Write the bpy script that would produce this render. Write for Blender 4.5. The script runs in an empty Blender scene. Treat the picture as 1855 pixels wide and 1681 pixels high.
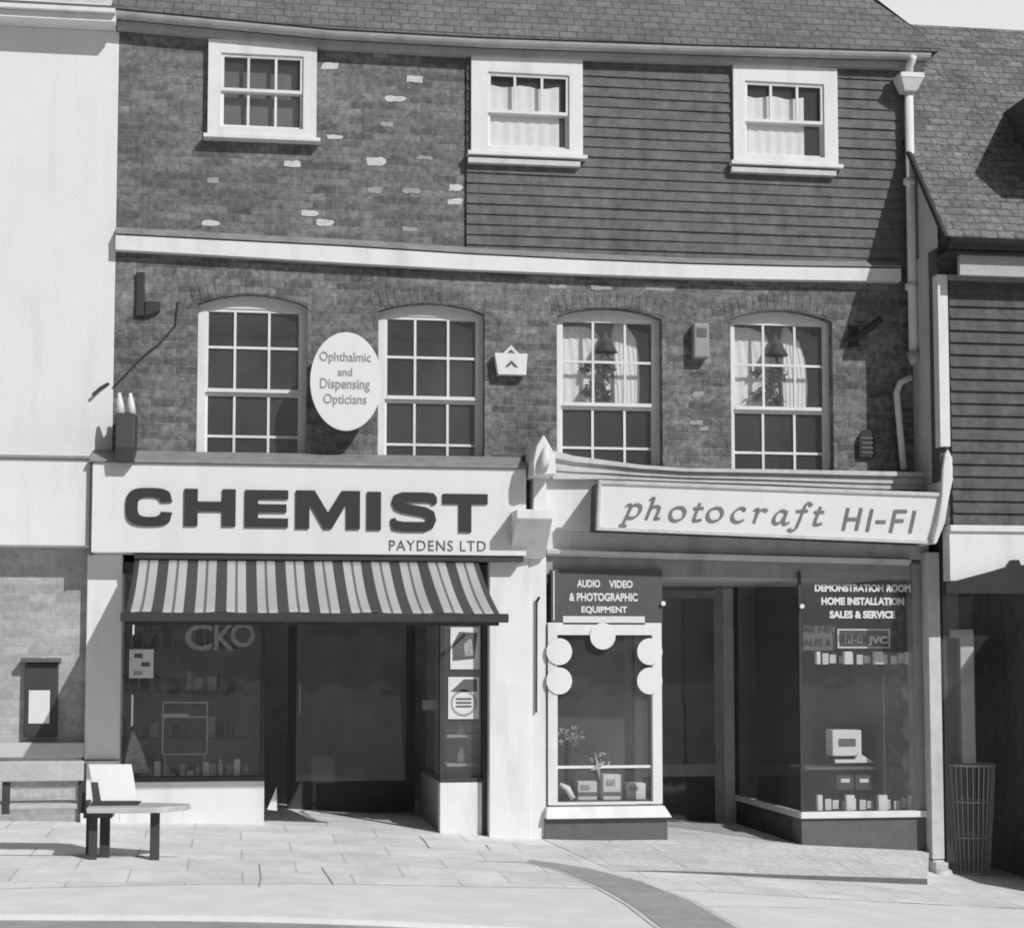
import bpy, bmesh, math, random
from mathutils import Vector, Matrix
random.seed(7)
C = bpy.context.scene.collection
R = math.radians
PI = math.pi
# ---------------------------------------------------------------- camera
F = 3300.0; YAW = R(8.7); PIT = R(4.4); CAM = (1.05, -16.1, 1.55)
W0, H0 = 1855.0, 1681.0
cd = bpy.data.cameras.new('camera'); cam = bpy.data.objects.new('camera', cd); C.objects.link(cam)
cam.location = CAM; cam.rotation_euler = (PI/2 + PIT, 0, -YAW)
cd.sensor_fit = 'HORIZONTAL'; cd.sensor_width = 36; cd.lens = F/W0*36; cd.shift_y = 96/W0
cd.clip_end = 800; cd.clip_start = 0.1
bpy.context.scene.camera = cam
# ---------------------------------------------------------------- sky and sun
SUNV = Vector((0.75, -1.15, 1.0)).normalized()
elev = math.asin(SUNV.z); azi = math.atan2(SUNV.x, SUNV.y)
w = bpy.data.worlds.new('World'); bpy.context.scene.world = w; w.use_nodes = True
nt = w.node_tree; bg = nt.nodes['Background']
sky = nt.nodes.new('ShaderNodeTexSky'); sky.sky_type = 'NISHITA'; sky.sun_disc = False
sky.sun_elevation = elev; sky.sun_rotation = azi; sky.dust_density = 3.0; sky.air_density = 1.2
bw = nt.nodes.new('ShaderNodeRGBToBW')            # black and white film
nt.links.new(sky.outputs[0], bw.inputs[0])
# bright cloud bank low in the sky behind the houses
stc = nt.nodes.new('ShaderNodeTexCoord'); sdot = nt.nodes.new('ShaderNodeVectorMath'); sdot.operation = 'DOT_PRODUCT'
sdot.inputs[1].default_value = Vector((.25, .9, .33)).normalized()
nt.links.new(stc.outputs['Generated'], sdot.inputs[0])
smr = nt.nodes.new('ShaderNodeMapRange'); smr.inputs['From Min'].default_value = .6; smr.inputs['From Max'].default_value = .93
nt.links.new(sdot.outputs['Value'], smr.inputs['Value'])
smx = nt.nodes.new('ShaderNodeMix'); smx.inputs['B'].default_value = 24
nt.links.new(smr.outputs[0], smx.inputs['Factor']); nt.links.new(bw.outputs[0], smx.inputs['A'])
nt.links.new(smx.outputs['Result'], bg.inputs[0]); bg.inputs[1].default_value = 0.05
sd = bpy.data.lights.new('sun', 'SUN'); sd.energy = 4.6; sd.angle = R(0.6); sd.color = (1, 1, 1)
sun = bpy.data.objects.new('sun', sd); C.objects.link(sun); sun.rotation_euler = SUNV.to_track_quat('Z', 'Y').to_euler()
sun.location = (6, -8, 12)
sc = bpy.context.scene
sc.view_settings.view_transform = 'Standard'; sc.view_settings.look = 'None'
sc.view_settings.exposure = -0.62; sc.view_settings.gamma = 1
sc.cycles.filter_width = 1.8
# ---------------------------------------------------------------- measured sight lines (photo column,row -> x,z on a plane y)
fw = Vector((math.sin(YAW)*math.cos(PIT), math.cos(YAW)*math.cos(PIT), math.sin(PIT)))
rt = Vector((math.cos(YAW), -math.sin(YAW), 0)); up = rt.cross(fw)
def ray(px, py): return fw + rt*((px-927.5)/F) + up*((936.5-py)/F)
def P(px, py, Y=0.0):
    d = ray(px, py); t = (Y-CAM[1])/d.y
    return CAM[0]+t*d.x, CAM[2]+t*d.z
def RC(x0, y0, x1, y1, Y=0.0):      # upright rectangle xa,za,xb,zb
    return (P(x0, (y0+y1)/2, Y)[0], P((x0+x1)/2, y1, Y)[1], P(x1, (y0+y1)/2, Y)[0], P((x0+x1)/2, y0, Y)[1])
GX = [(-30, .55), (-1.5, .19), (1.35, .12), (3.4, -.02), (4.3, -.06), (5.0, -.15), (7.3, -.37), (8.6, -.47), (30, -1.6)]
def g0(x):
    for (a, za), (b, zb) in zip(GX, GX[1:]):
        if x <= b:
            return za+(zb-za)*(x-a)/(b-a)
    return GX[-1][1]
def g0s(x): return sum(g0(x+d) for d in (-.6, -.3, 0, .3, .6))/5
def gz(x, y): return g0s(x) + .02*min(y, 0)
def G(px, py, dz=0.0):              # where a sight line meets the pavement
    d = ray(px, py); lo, hi = 3.0, 60.0
    for _ in range(50):
        m = (lo+hi)/2; q = Vector(CAM)+d*m
        if q.z > gz(q.x, q.y)+dz: lo = m
        else: hi = m
    return q.x, q.y
# ---------------------------------------------------------------- materials
def mat(name, col, rough=.8, var=.12, scale=6, bump=.0, bscale=40, spec=.3, stains=0, detail=6, scol=None):
    m = bpy.data.materials.new(name); m.use_nodes = True; n = m.node_tree; b = n.nodes['Principled BSDF']
    b.inputs['Roughness'].default_value = rough; b.inputs['Specular IOR Level'].default_value = spec
    tc = n.nodes.new('ShaderNodeTexCoord'); no = n.nodes.new('ShaderNodeTexNoise'); no.inputs['Scale'].default_value = scale
    no.inputs['Detail'].default_value = detail; no.inputs['Roughness'].default_value = .65
    n.links.new(tc.outputs['Object'], no.inputs['Vector'])
    mr = n.nodes.new('ShaderNodeMapRange'); mr.inputs['From Min'].default_value = .25; mr.inputs['From Max'].default_value = .75
    mr.inputs['To Min'].default_value = col*(1-var); mr.inputs['To Max'].default_value = col*(1+var)
    n.links.new(no.outputs['Fac'], mr.inputs['Value'])
    out = mr.outputs[0]
    if stains:
        mp = n.nodes.new('ShaderNodeMapping'); mp.inputs['Scale'].default_value = (5, 5, .8)
        n.links.new(tc.outputs['Object'], mp.inputs['Vector'])
        n2 = n.nodes.new('ShaderNodeTexNoise'); n2.inputs['Scale'].default_value = 1.3; n2.inputs['Detail'].default_value = 8
        n.links.new(mp.outputs[0], n2.inputs['Vector'])
        m2 = n.nodes.new('ShaderNodeMapRange'); m2.inputs['From Min'].default_value = .5; m2.inputs['From Max'].default_value = .72
        m2.inputs['To Min'].default_value = 1; m2.inputs['To Max'].default_value = 1-stains
        n.links.new(n2.outputs['Fac'], m2.inputs['Value'])
        mu = n.nodes.new('ShaderNodeMath'); mu.operation = 'MULTIPLY'
        n.links.new(out, mu.inputs[0]); n.links.new(m2.outputs[0], mu.inputs[1]); out = mu.outputs[0]
    n.links.new(out, b.inputs['Base Color'])
    if bump:
        n3 = n.nodes.new('ShaderNodeTexNoise'); n3.inputs['Scale'].default_value = bscale; n3.inputs['Detail'].default_value = 5
        n.links.new(tc.outputs['Object'], n3.inputs['Vector'])
        bp = n.nodes.new('ShaderNodeBump'); bp.inputs['Strength'].default_value = bump; bp.inputs['Distance'].default_value = .01
        n.links.new(n3.outputs['Fac'], bp.inputs['Height']); n.links.new(bp.outputs[0], b.inputs['Normal'])
    return m
def tiled(name, c1, c2, mortar, bwid, bh, msize, patch=.25, bump=.5, off=.5, rough=.9, pscale=1.3, axis='wall', spec=.2, mott=.15):
    m = bpy.data.materials.new(name); m.use_nodes = True; n = m.node_tree; b = n.nodes['Principled BSDF']
    b.inputs['Roughness'].default_value = rough; b.inputs['Specular IOR Level'].default_value = spec
    tc = n.nodes.new('ShaderNodeTexCoord'); sp = n.nodes.new('ShaderNodeSeparateXYZ'); cb = n.nodes.new('ShaderNodeCombineXYZ')
    n.links.new(tc.outputs['Object'], sp.inputs[0])
    if axis == 'wall':
        ad = n.nodes.new('ShaderNodeMath'); ad.operation = 'ADD'
        n.links.new(sp.outputs[0], ad.inputs[0]); n.links.new(sp.outputs[1], ad.inputs[1])
        n.links.new(ad.outputs[0], cb.inputs[0]); n.links.new(sp.outputs[2], cb.inputs[1])
    elif axis == 'roof':
        n.links.new(sp.outputs[0], cb.inputs[0]); n.links.new(sp.outputs[2], cb.inputs[1])
    else:
        n.links.new(sp.outputs[0], cb.inputs[0]); n.links.new(sp.outputs[1], cb.inputs[1])
    wn = n.nodes.new('ShaderNodeTexNoise'); wn.inputs['Scale'].default_value = 7
    n.links.new(tc.outputs['Object'], wn.inputs['Vector'])
    sb = n.nodes.new('ShaderNodeVectorMath'); sb.operation = 'SCALE'; sb.inputs['Scale'].default_value = .012
    n.links.new(wn.outputs['Color'], sb.inputs[0])
    av = n.nodes.new('ShaderNodeVectorMath'); av.operation = 'ADD'; n.links.new(cb.outputs[0], av.inputs[0]); n.links.new(sb.outputs[0], av.inputs[1])
    br = n.nodes.new('ShaderNodeTexBrick'); br.offset = off
    br.inputs['Scale'].default_value = 1; br.inputs['Brick Width'].default_value = bwid; br.inputs['Row Height'].default_value = bh
    br.inputs['Mortar Size'].default_value = msize; br.inputs['Mortar Smooth'].default_value = .3; br.inputs['Bias'].default_value = 0
    br.inputs['Color1'].default_value = (c1,)*3+(1,); br.inputs['Color2'].default_value = (c2,)*3+(1,); br.inputs['Mortar'].default_value = (mortar,)*3+(1,)
    n.links.new(av.outputs[0], br.inputs['Vector'])
    no = n.nodes.new('ShaderNodeTexNoise'); no.inputs['Scale'].default_value = pscale; no.inputs['Detail'].default_value = 9; no.inputs['Roughness'].default_value = .7
    n.links.new(tc.outputs['Object'], no.inputs['Vector'])
    mr = n.nodes.new('ShaderNodeMapRange'); mr.inputs['From Min'].default_value = .3; mr.inputs['From Max'].default_value = .7
    mr.inputs['To Min'].default_value = 1-patch; mr.inputs['To Max'].default_value = 1+patch
    n.links.new(no.outputs['Fac'], mr.inputs['Value'])
    mo = n.nodes.new('ShaderNodeTexNoise'); mo.inputs['Scale'].default_value = 17; mo.inputs['Detail'].default_value = 4; mo.inputs['Roughness'].default_value = .75
    n.links.new(tc.outputs['Object'], mo.inputs['Vector'])
    mm_ = n.nodes.new('ShaderNodeMapRange'); mm_.inputs['From Min'].default_value = .35; mm_.inputs['From Max'].default_value = .65; mm_.inputs['To Min'].default_value = 1-mott; mm_.inputs['To Max'].default_value = 1+mott
    n.links.new(mo.outputs['Fac'], mm_.inputs['Value'])
    mx_ = n.nodes.new('ShaderNodeMath'); mx_.operation = 'MULTIPLY'; n.links.new(mr.outputs[0], mx_.inputs[0]); n.links.new(mm_.outputs[0], mx_.inputs[1]); mr = mx_
    vm = n.nodes.new('ShaderNodeVectorMath'); vm.operation = 'SCALE'
    n.links.new(br.outputs['Color'], vm.inputs[0]); n.links.new(mr.outputs[0], vm.inputs['Scale'])
    n.links.new(vm.outputs[0], b.inputs['Base Color'])
    bp = n.nodes.new('ShaderNodeBump'); bp.inputs['Strength'].default_value = bump; bp.inputs['Distance'].default_value = .012
    iv = n.nodes.new('ShaderNodeMath'); iv.operation = 'SUBTRACT'; iv.inputs[0].default_value = 1
    n.links.new(br.outputs['Fac'], iv.inputs[1])
    fn = n.nodes.new('ShaderNodeTexNoise'); fn.inputs['Scale'].default_value = 60; n.links.new(tc.outputs['Object'], fn.inputs['Vector'])
    ma = n.nodes.new('ShaderNodeMath'); ma.operation = 'MULTIPLY_ADD'; ma.inputs[1].default_value = .5
    n.links.new(fn.outputs['Fac'], ma.inputs[0]); n.links.new(iv.outputs[0], ma.inputs[2])
    n.links.new(ma.outputs[0], bp.inputs['Height']); n.links.new(bp.outputs[0], b.inputs['Normal'])
    return m
def glassmat(name, tint=.99, ior=1.65, rough=.03, dust=.035):
    m = bpy.data.materials.new(name); m.use_nodes = True; n = m.node_tree; n.nodes.clear()
    o = n.nodes.new('ShaderNodeOutputMaterial'); mx = n.nodes.new('ShaderNodeMixShader'); fr = n.nodes.new('ShaderNodeFresnel')
    fr.inputs['IOR'].default_value = ior
    t = n.nodes.new('ShaderNodeBsdfTransparent'); t.inputs[0].default_value = (tint,)*3+(1,)
    g = n.nodes.new('ShaderNodeBsdfGlossy'); g.inputs['Roughness'].default_value = rough
    ge = n.nodes.new('ShaderNodeNewGeometry'); iv = n.nodes.new('ShaderNodeMath'); iv.operation = 'SUBTRACT'; iv.inputs[0].default_value = 1
    n.links.new(ge.outputs['Backfacing'], iv.inputs[1]); ml = n.nodes.new('ShaderNodeMath'); ml.operation = 'MULTIPLY'
    n.links.new(fr.outputs[0], ml.inputs[0]); n.links.new(iv.outputs[0], ml.inputs[1])
    n.links.new(ml.outputs[0], mx.inputs[0]); n.links.new(t.outputs[0], mx.inputs[1]); n.links.new(g.outputs[0], mx.inputs[2])
    df = n.nodes.new('ShaderNodeBsdfDiffuse'); df.inputs[0].default_value = (.7, .7, .7, 1)
    m2 = n.nodes.new('ShaderNodeMixShader'); dn = n.nodes.new('ShaderNodeTexNoise'); dn.inputs['Scale'].default_value = 1.4; dn.inputs['Detail'].default_value = 8
    dr = n.nodes.new('ShaderNodeMapRange'); dr.inputs['From Min'].default_value = .3; dr.inputs['From Max'].default_value = .7; dr.inputs['To Min'].default_value = dust*.6; dr.inputs['To Max'].default_value = dust*1.4
    dt = n.nodes.new('ShaderNodeTexCoord'); n.links.new(dt.outputs['Object'], dn.inputs['Vector']); n.links.new(dn.outputs['Fac'], dr.inputs['Value'])
    n.links.new(dr.outputs[0], m2.inputs[0]); n.links.new(mx.outputs[0], m2.inputs[1]); n.links.new(df.outputs[0], m2.inputs[2]); n.links.new(m2.outputs[0], o.inputs[0])
    tc = n.nodes.new('ShaderNodeTexCoord'); no = n.nodes.new('ShaderNodeTexNoise'); no.inputs['Scale'].default_value = 2.5
    n.links.new(tc.outputs['Object'], no.inputs['Vector'])
    bp = n.nodes.new('ShaderNodeBump'); bp.inputs['Strength'].default_value = .25; bp.inputs['Distance'].default_value = .01
    n.links.new(no.outputs['Fac'], bp.inputs['Height']); n.links.new(bp.outputs[0], g.inputs['Normal'])
    return m
M = {
 'brick': tiled('old_brick', .125, .225, .185, .215, .072, .007, .3, .6, mott=.35),
 'brick_low': tiled('lower_brick', .12, .225, .20, .215, .072, .007, .36, .6, pscale=1.8, mott=.4),
 'brick_pale': mat('pale_brick', .6, .9, .2, 20, .3),
 'brick_faded': mat('faded_brick', .36, .9, .2, 20, .3),
 'brick_left': tiled('painted_brick', .36, .48, .42, .225, .075, .006, .25, .4),
 'stucco': mat('stucco', .78, .9, .04, 1.2, .3, 30, stains=.07),
 'white': mat('white_paint', .78, .5, .06, 4, .15, 25, stains=.13),
 'white_old': mat('worn_white_paint', .62, .6, .12, 9, .3, 30, stains=.2),
 'sign_white': mat('sign_white', .79, .4, .04, 1.5, .05, 4, stains=.05),
 'grey_paint': mat('grey_paint', .32, .6, .15, 8, .2, stains=.2),
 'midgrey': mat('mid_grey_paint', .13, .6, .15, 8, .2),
 'dark': mat('dark_paint', .06, .5, .2, 6),
 'black': mat('black_paint', .035, .5, .2, 6),
 'letter': mat('sign_letter', .045, .5, .1, 6),
 'letter_grey': mat('grey_letter', .13, .5, .1, 6),
 'letter_mid': mat('italic_letter', .20, .6, .15, 8),
 'letter_soft': mat('faded_letter', .34, .6, .1, 6),
 'letter_pale': mat('pale_letter', .75, .5, .05, 6),
 'ghost': mat('faint_letter', .30, .6, .3, 30),
 'board': mat('dark_weatherboard', .155, .85, .35, 9, .5, 60, stains=.25),
 'board_n': mat('neighbour_weatherboard', .12, .85, .35, 9, .5, 60, stains=.25),
 'lead': mat('lead_flashing', .30, .6, .2, 5, .2, stains=.2),
 'gutter': mat('gutter_paint', .44, .5, .15, 4, .1, stains=.2),
 'stone': mat('stone', .55, .9, .12, 6, .4, 60),
 'interior': mat('interior_wall', .6, .9, .3, 2),
 'interior_dark': mat('interior_dark', .5, .9, .3, 3),
 'ceil': mat('shop_ceiling', .65, .9, .1, 3),
 'curtain': mat('net_curtain', .8, .9, .06, 14),
 'glass': glassmat('window_glass'),
 'asphalt': mat('asphalt', .40, .95, .2, 3, .5, 120, stains=.1),
 'asph_patch': mat('tarmac_patch', .42, .95, .22, 4, .5, 120),
 'kerb': mat('kerb_stone', .84, .9, .1, 3, .4, 60),
 'steel': mat('steel', .4, .35, .1, 10, spec=.6),
 'leaf': mat('leaf', .07, .7, .4, 30),
 'iron': mat('iron', .05, .7, .3, 20),
 'card': mat('card', .72, .8, .05, 20),
 'card_grey': mat('printed_card', .36, .8, .4, 45, detail=2),
 'bench_wood': mat('bench_plank', .5, .8, .18, 8, .3, stains=.1),
}
M['grey_render'] = mat('grey_render', .62, .9, .1, 3, .3, 40, stains=.2)
M['display_cloth'] = mat('display_cloth', .06, .9, .3, 3)
M['paving'] = tiled('paving_slabs', .74, .84, .58, .76, .61, .009, .17, .3, pscale=2.2, axis='floor', rough=.95, mott=.06)
M['fore'] = tiled('forecourt_slabs', .66, .74, .48, .62, .45, .006, .14, .25, pscale=2.2, axis='floor', rough=.95)
M['tile'] = tiled('clay_tiles', .165, .205, .12, .16, .085, .006, .22, .8, pscale=1.6, axis='roof', mott=.2)
M['tile_n'] = tiled('neighbour_tiles', .16, .225, .11, .16, .085, .006, .35, .8, pscale=2.5, axis='roof', mott=.32)
# ---------------------------------------------------------------- object helpers
def obj(name, bm, m, parent=None, bev=0, smooth=False):
    me = bpy.data.meshes.new(name)
    if isinstance(bm, bpy.types.Mesh): me = bm; me.name = name
    else:
        bmesh.ops.recalc_face_normals(bm, faces=bm.faces)
        bm.to_mesh(me); bm.free()
    me.materials.clear(); me.materials.append(m if not isinstance(m, str) else M[m])
    o = bpy.data.objects.new(name, me); C.objects.link(o); o.parent = parent
    if smooth:
        for p in me.polygons: p.use_smooth = True
    if bev:
        md = o.modifiers.new('bevel', 'BEVEL'); md.width = bev; md.segments = 2; md.limit_method = 'ANGLE'
    return o
def thing(name, label, cat, loc=(0, 0, 0), group=None, o=None):
    if o is None:
        o = bpy.data.objects.new(name, None); C.objects.link(o)
    o['label'] = label; o['category'] = cat
    if group: o['group'] = group
    return o
def tag(o, label, cat, group=None): return thing(None, label, cat, group=group, o=o)
def struct(name, bm, m):
    o = obj(name, bm, m); o['kind'] = 'structure'; return o
def new(): return bmesh.new()
def hexa(bm, v):      # 8 points: bottom ring 0-3, top ring 4-7
    vs = [bm.verts.new(p) for p in v]
    for f in ((0, 3, 2, 1), (4, 5, 6, 7), (0, 1, 5, 4), (1, 2, 6, 5), (2, 3, 7, 6), (3, 0, 4, 7)): bm.faces.new([vs[i] for i in f])
def box(bm, x0, x1, y0, y1, z0, z1):
    hexa(bm, [(x0, y0, z0), (x1, y0, z0), (x1, y1, z0), (x0, y1, z0), (x0, y0, z1), (x1, y0, z1), (x1, y1, z1), (x0, y1, z1)])
def bx(*a):
    bm = new(); box(bm, *a); return bm
def prism(bm, pts, y0, y1):   # outline in x,z ; runs from y0 to y1
    n = len(pts); a = [bm.verts.new((p[0], y0, p[1])) for p in pts]; b = [bm.verts.new((p[0], y1, p[1])) for p in pts]
    bm.faces.new(a); bm.faces.new(b[::-1])
    for i in range(n): bm.faces.new([a[i], b[i], b[(i+1) % n], a[(i+1) % n]])
def extr(bm, prof, pa, pb):   # profile (y,z) swept along x between x=pa[0] and pb[0] with offsets (x,dy,dz)
    a = [bm.verts.new((pa[0], pa[1]+q[0], pa[2]+q[1])) for q in prof]; b = [bm.verts.new((pb[0], pb[1]+q[0], pb[2]+q[1])) for q in prof]
    n = len(prof); bm.faces.new(a); bm.faces.new(b[::-1])
    for i in range(n): bm.faces.new([a[i], b[i], b[(i+1) % n], a[(i+1) % n]])
def sweep(bm, prof, path):    # several stations (x,dy,dz) joined
    rings = [[bm.verts.new((s[0], s[1]+q[0], s[2]+q[1])) for q in prof] for s in path]
    n = len(prof); bm.faces.new(rings[0]); bm.faces.new(rings[-1][::-1])
    for a, b in zip(rings, rings[1:]):
        for i in range(n): bm.faces.new([a[i], b[i], b[(i+1) % n], a[(i+1) % n]])
def tube(bm, pts, r, n=12, caps=True):
    pts = [Vector(p) for p in pts]; rings = []
    rr = r if isinstance(r, (list, tuple)) else [r]*len(pts)
    for i, p in enumerate(pts):
        t = (pts[min(i+1, len(pts)-1)]-pts[max(i-1, 0)]).normalized()
        u = t.cross(Vector((0, 1, .01))); u = u.normalized() if u.length > .05 else t.cross(Vector((1, 0, 0))).normalized()
        v = t.cross(u)
        rings.append([bm.verts.new(p+(u*math.cos(2*PI*k/n)+v*math.sin(2*PI*k/n))*rr[i]) for k in range(n)])
    for a, b in zip(rings, rings[1:]):
        for k in range(n): bm.faces.new([a[k], b[k], b[(k+1) % n], a[(k+1) % n]])
    if caps: bm.faces.new(rings[0]); bm.faces.new(rings[-1][::-1])
def shape2d(outlines, y0, thick):   # filled outlines with holes in x,z, front face at y0
    cu = bpy.data.curves.new('outline', 'CURVE'); cu.dimensions = '2D'; cu.fill_mode = 'BOTH'; cu.extrude = thick/2
    for pts in outlines:
        s = cu.splines.new('POLY'); s.points.add(len(pts)-1)
        for i, p in enumerate(pts): s.points[i].co = (p[0], p[1], 0, 1)
        s.use_cyclic_u = True
    o = bpy.data.objects.new('outline', cu); C.objects.link(o)
    bpy.context.view_layer.update()
    me = bpy.data.meshes.new_from_object(o.evaluated_get(bpy.context.evaluated_depsgraph_get()))
    bpy.data.objects.remove(o); bpy.data.curves.remove(cu)
    for v in me.vertices: v.co = (v.co.x, y0+thick/2-v.co.z, v.co.y)
    return me
def text(s, x0, z0, x1, z1, y, thick=.004, bold=.0, shear=0, space=1.0, tilt=0.0):
    cu = bpy.data.curves.new('text', 'FONT'); cu.body = s; cu.extrude = .02; cu.offset = bold; cu.shear = shear; cu.space_character = space
    cu.resolution_u = 4
    o = bpy.data.objects.new('text', cu); C.objects.link(o); bpy.context.view_layer.update()
    me = bpy.data.meshes.new_from_object(o.evaluated_get(bpy.context.evaluated_depsgraph_get()))
    bpy.data.objects.remove(o); bpy.data.curves.remove(cu)
    xs = [v.co.x for v in me.vertices]; ys = [v.co.y for v in me.vertices]; zs = [v.co.z for v in me.vertices]
    ax, bx_, ay, by = min(xs), max(xs), min(ys), max(ys)
    for v in me.vertices:
        u = (v.co.x-ax)/(bx_-ax); k = (v.co.y-ay)/(by-ay)
        v.co = (x0+u*(x1-x0), y-thick if v.co.z > 0 else y, z0+k*(z1-z0)+tilt*u*(x1-x0))
    return me
def leaves(bm, c, rad, n, size):
    for _ in range(n):
        d = Vector([random.gauss(0, .5) for _ in range(3)]); p = Vector(c)+Vector((d.x*rad[0], d.y*rad[1], d.z*rad[2]))
        a = Vector([random.uniform(-1, 1) for _ in range(3)]).normalized(); b = a.cross(Vector([random.uniform(-1, 1) for _ in range(3)])).normalized()
        s = size*random.uniform(.6, 1.3)
        bm.faces.new([bm.verts.new(p+a*s), bm.verts.new(p+b*s*.4), bm.verts.new(p-a*s), bm.verts.new(p-b*s*.4)])
# ================================================================= GROUND
def sheet(name, m, xs, yfun0, yfun1, dz, ny=6, zf=gz):
    bm = new(); rows = []
    for x in xs:
        a, b = yfun0(x), yfun1(x)
        rows.append([bm.verts.new((x, a+(b-a)*j/ny, zf(x, a+(b-a)*j/ny)+dz)) for j in range(ny+1)])
    for p, q in zip(rows, rows[1:]):
        for j in range(ny): bm.faces.new([p[j], q[j], q[j+1], p[j+1]])
    return struct(name, bm, m)
xs = [-30, -15, -6] + [-4+.25*i for i in range(65)] + [14, 20, 30]
def lin(pa, pb):
    k = (pb[1]-pa[1])/(pb[0]-pa[0]); return lambda x: pa[1]+k*(max(min(x, 16), -10)-pa[0])
joint = lin(G(0, 1609), G(1855, 1645))
roadedge = lin(G(0, 1655), G(1000, 1681))
sheet('pavement', 'paving', xs, lambda x: joint(x)+.006, lambda x: 4.0, 0, 14)
sheet('kerb', 'kerb', xs, lambda x: roadedge(x), lambda x: joint(x)-.006, -.002, 3)
bm = new()
for a, b in zip(xs, xs[1:]):
    q = [(a, roadedge(a), gz(a, roadedge(a))-.002), (b, roadedge(b), gz(b, roadedge(b))-.002), (b, roadedge(b)-.001, gz(b, roadedge(b))-.05), (a, roadedge(a)-.001, gz(a, roadedge(a))-.05)]
    bm.faces.new([bm.verts.new(p) for p in q])
struct('kerb_face', bm, 'kerb')
sheet('road', 'asphalt', xs, lambda x: -60, lambda x: roadedge(x)+.02, -.035, 20)
bm = new(); box(bm, -300, 300, -300, 300, -3.3, -3.2); struct('ground', bm, 'asphalt')
# darker curved tarmac strip crossing the pavement
Lp = [(955, 1562), (1020, 1578), (1085, 1606), (1140, 1636), (1200, 1681), (1230, 1702)]
Rp = [(960, 1557), (1060, 1572), (1160, 1597), (1250, 1632), (1335, 1681), (1375, 1705)]
bm = new(); pr = None
for a, b in zip(Lp, Rp):
    qa, qb = G(*a), G(*b); v = [bm.verts.new((q[0], q[1], gz(*q)+.004)) for q in (qa, qb)]
    if pr: bm.faces.new([pr[0], v[0], v[1], pr[1]])
    pr = v
struct('path', bm, 'asph_patch')
bm = new(); pr = None
for k, (a, b) in enumerate(zip(Lp, Rp)):
    e = 3+1.6*k; qa, qb = G(a[0]-e, a[1]+e*.25), G(b[0]+e, b[1]-e*.25); v = [bm.verts.new((q[0], q[1], gz(*q)+.002)) for q in (qa, qb)]
    if pr: bm.faces.new([pr[0], v[0], v[1], pr[1]])
    pr = v
struct('path_edge', bm, 'fore')
# dark joint line across the pavement
bm = new()
for (a, b) in [((0, 1549), (300, 1552)), ((300, 1552), (1000, 1563))]:
    pa, pb = G(*a), G(*b)
    bm.faces.new([bm.verts.new(v) for v in ((pa[0], pa[1], gz(*pa)+.003), (pb[0], pb[1], gz(*pb)+.003), (pb[0], pb[1]+.03, gz(*pb)+.003), (pa[0], pa[1]+.03, gz(*pa)+.003))])
o = struct('pavement_joint', bm, 'asph_patch')
bm = new()
for pts in ([(583, 1571), (590, 1582), (596, 1590), (604, 1603)], [(760, 1514), (770, 1524), (778, 1536)], [(880, 1530), (888, 1540)], [(1500, 1556), (1560, 1562), (1606, 1566)], [(470, 1566), (473, 1590), (470, 1606)], [(1225, 1642), (1500, 1645)]):
    g_ = [G(*p) for p in pts]
    for (xa_, ya_), (xb_2, yb_2) in zip(g_, g_[1:]):
        d2 = Vector((xb_2-xa_, yb_2-ya_)).normalized(); nx2, ny2 = -d2.y*.004, d2.x*.004
        bm.faces.new([bm.verts.new((x, y, gz(x, y)+.005)) for x, y in ((xa_+nx2, ya_+ny2), (xb_2+nx2, yb_2+ny2), (xb_2-nx2, yb_2-ny2), (xa_-nx2, ya_-ny2))])
struct('pavement_cracks', bm, 'asph_patch')
# forecourt slab of the right shop, a real step that grows as the street falls
FX0 = P(975, 1520, -.3)[0]
zbk0, zbk1 = P(1095, 1513, -.2)[1], P(1665, 1541, -.2)[1]; xbk0, xbk1 = P(1095, 1513, -.2)[0], P(1665, 1541, -.2)[0]
def fz(x, y=0): return zbk0+(zbk1-zbk0)*(x-xbk0)/(xbk1-xbk0)
FA, FB = G(1110, 1577), G(1680, 1602)
bm = new(); rows = []
for i in range(13):
    t = i/12; xf, yf = FA[0]+(FB[0]-FA[0])*t, FA[1]+(FB[1]-FA[1])*t; rs = .002+.048*t**.8; zf_ = gz(xf, yf)
    xb_ = xbk0-.55+(7.30-xbk0+.55)*t
    bl = min(1, t*2.5); bl = bl*bl*(3-2*bl); zq = (gz(xb_, -.2)+.004)*(1-bl)+fz(xb_)*bl
    rows.append([bm.verts.new((xb_, 2.6, zq)), bm.verts.new((xb_, -.2, zq)), bm.verts.new((xf, yf, zf_+rs)), bm.verts.new((xf, yf-.004, zf_-.01))])
for p, q in zip(rows, rows[1:]):
    for j in range(2): bm.faces.new([p[j], q[j], q[j+1], p[j+1]])
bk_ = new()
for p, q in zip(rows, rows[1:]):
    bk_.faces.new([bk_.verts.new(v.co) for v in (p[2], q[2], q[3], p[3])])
bm.faces.new([rows[-1][0], rows[-1][1], rows[-1][2], rows[-1][3], bm.verts.new((7.30, 2.6, -1))])
struct('forecourt_paving', bm, 'fore'); struct('forecourt_kerb', bk_, 'midgrey')
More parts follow.
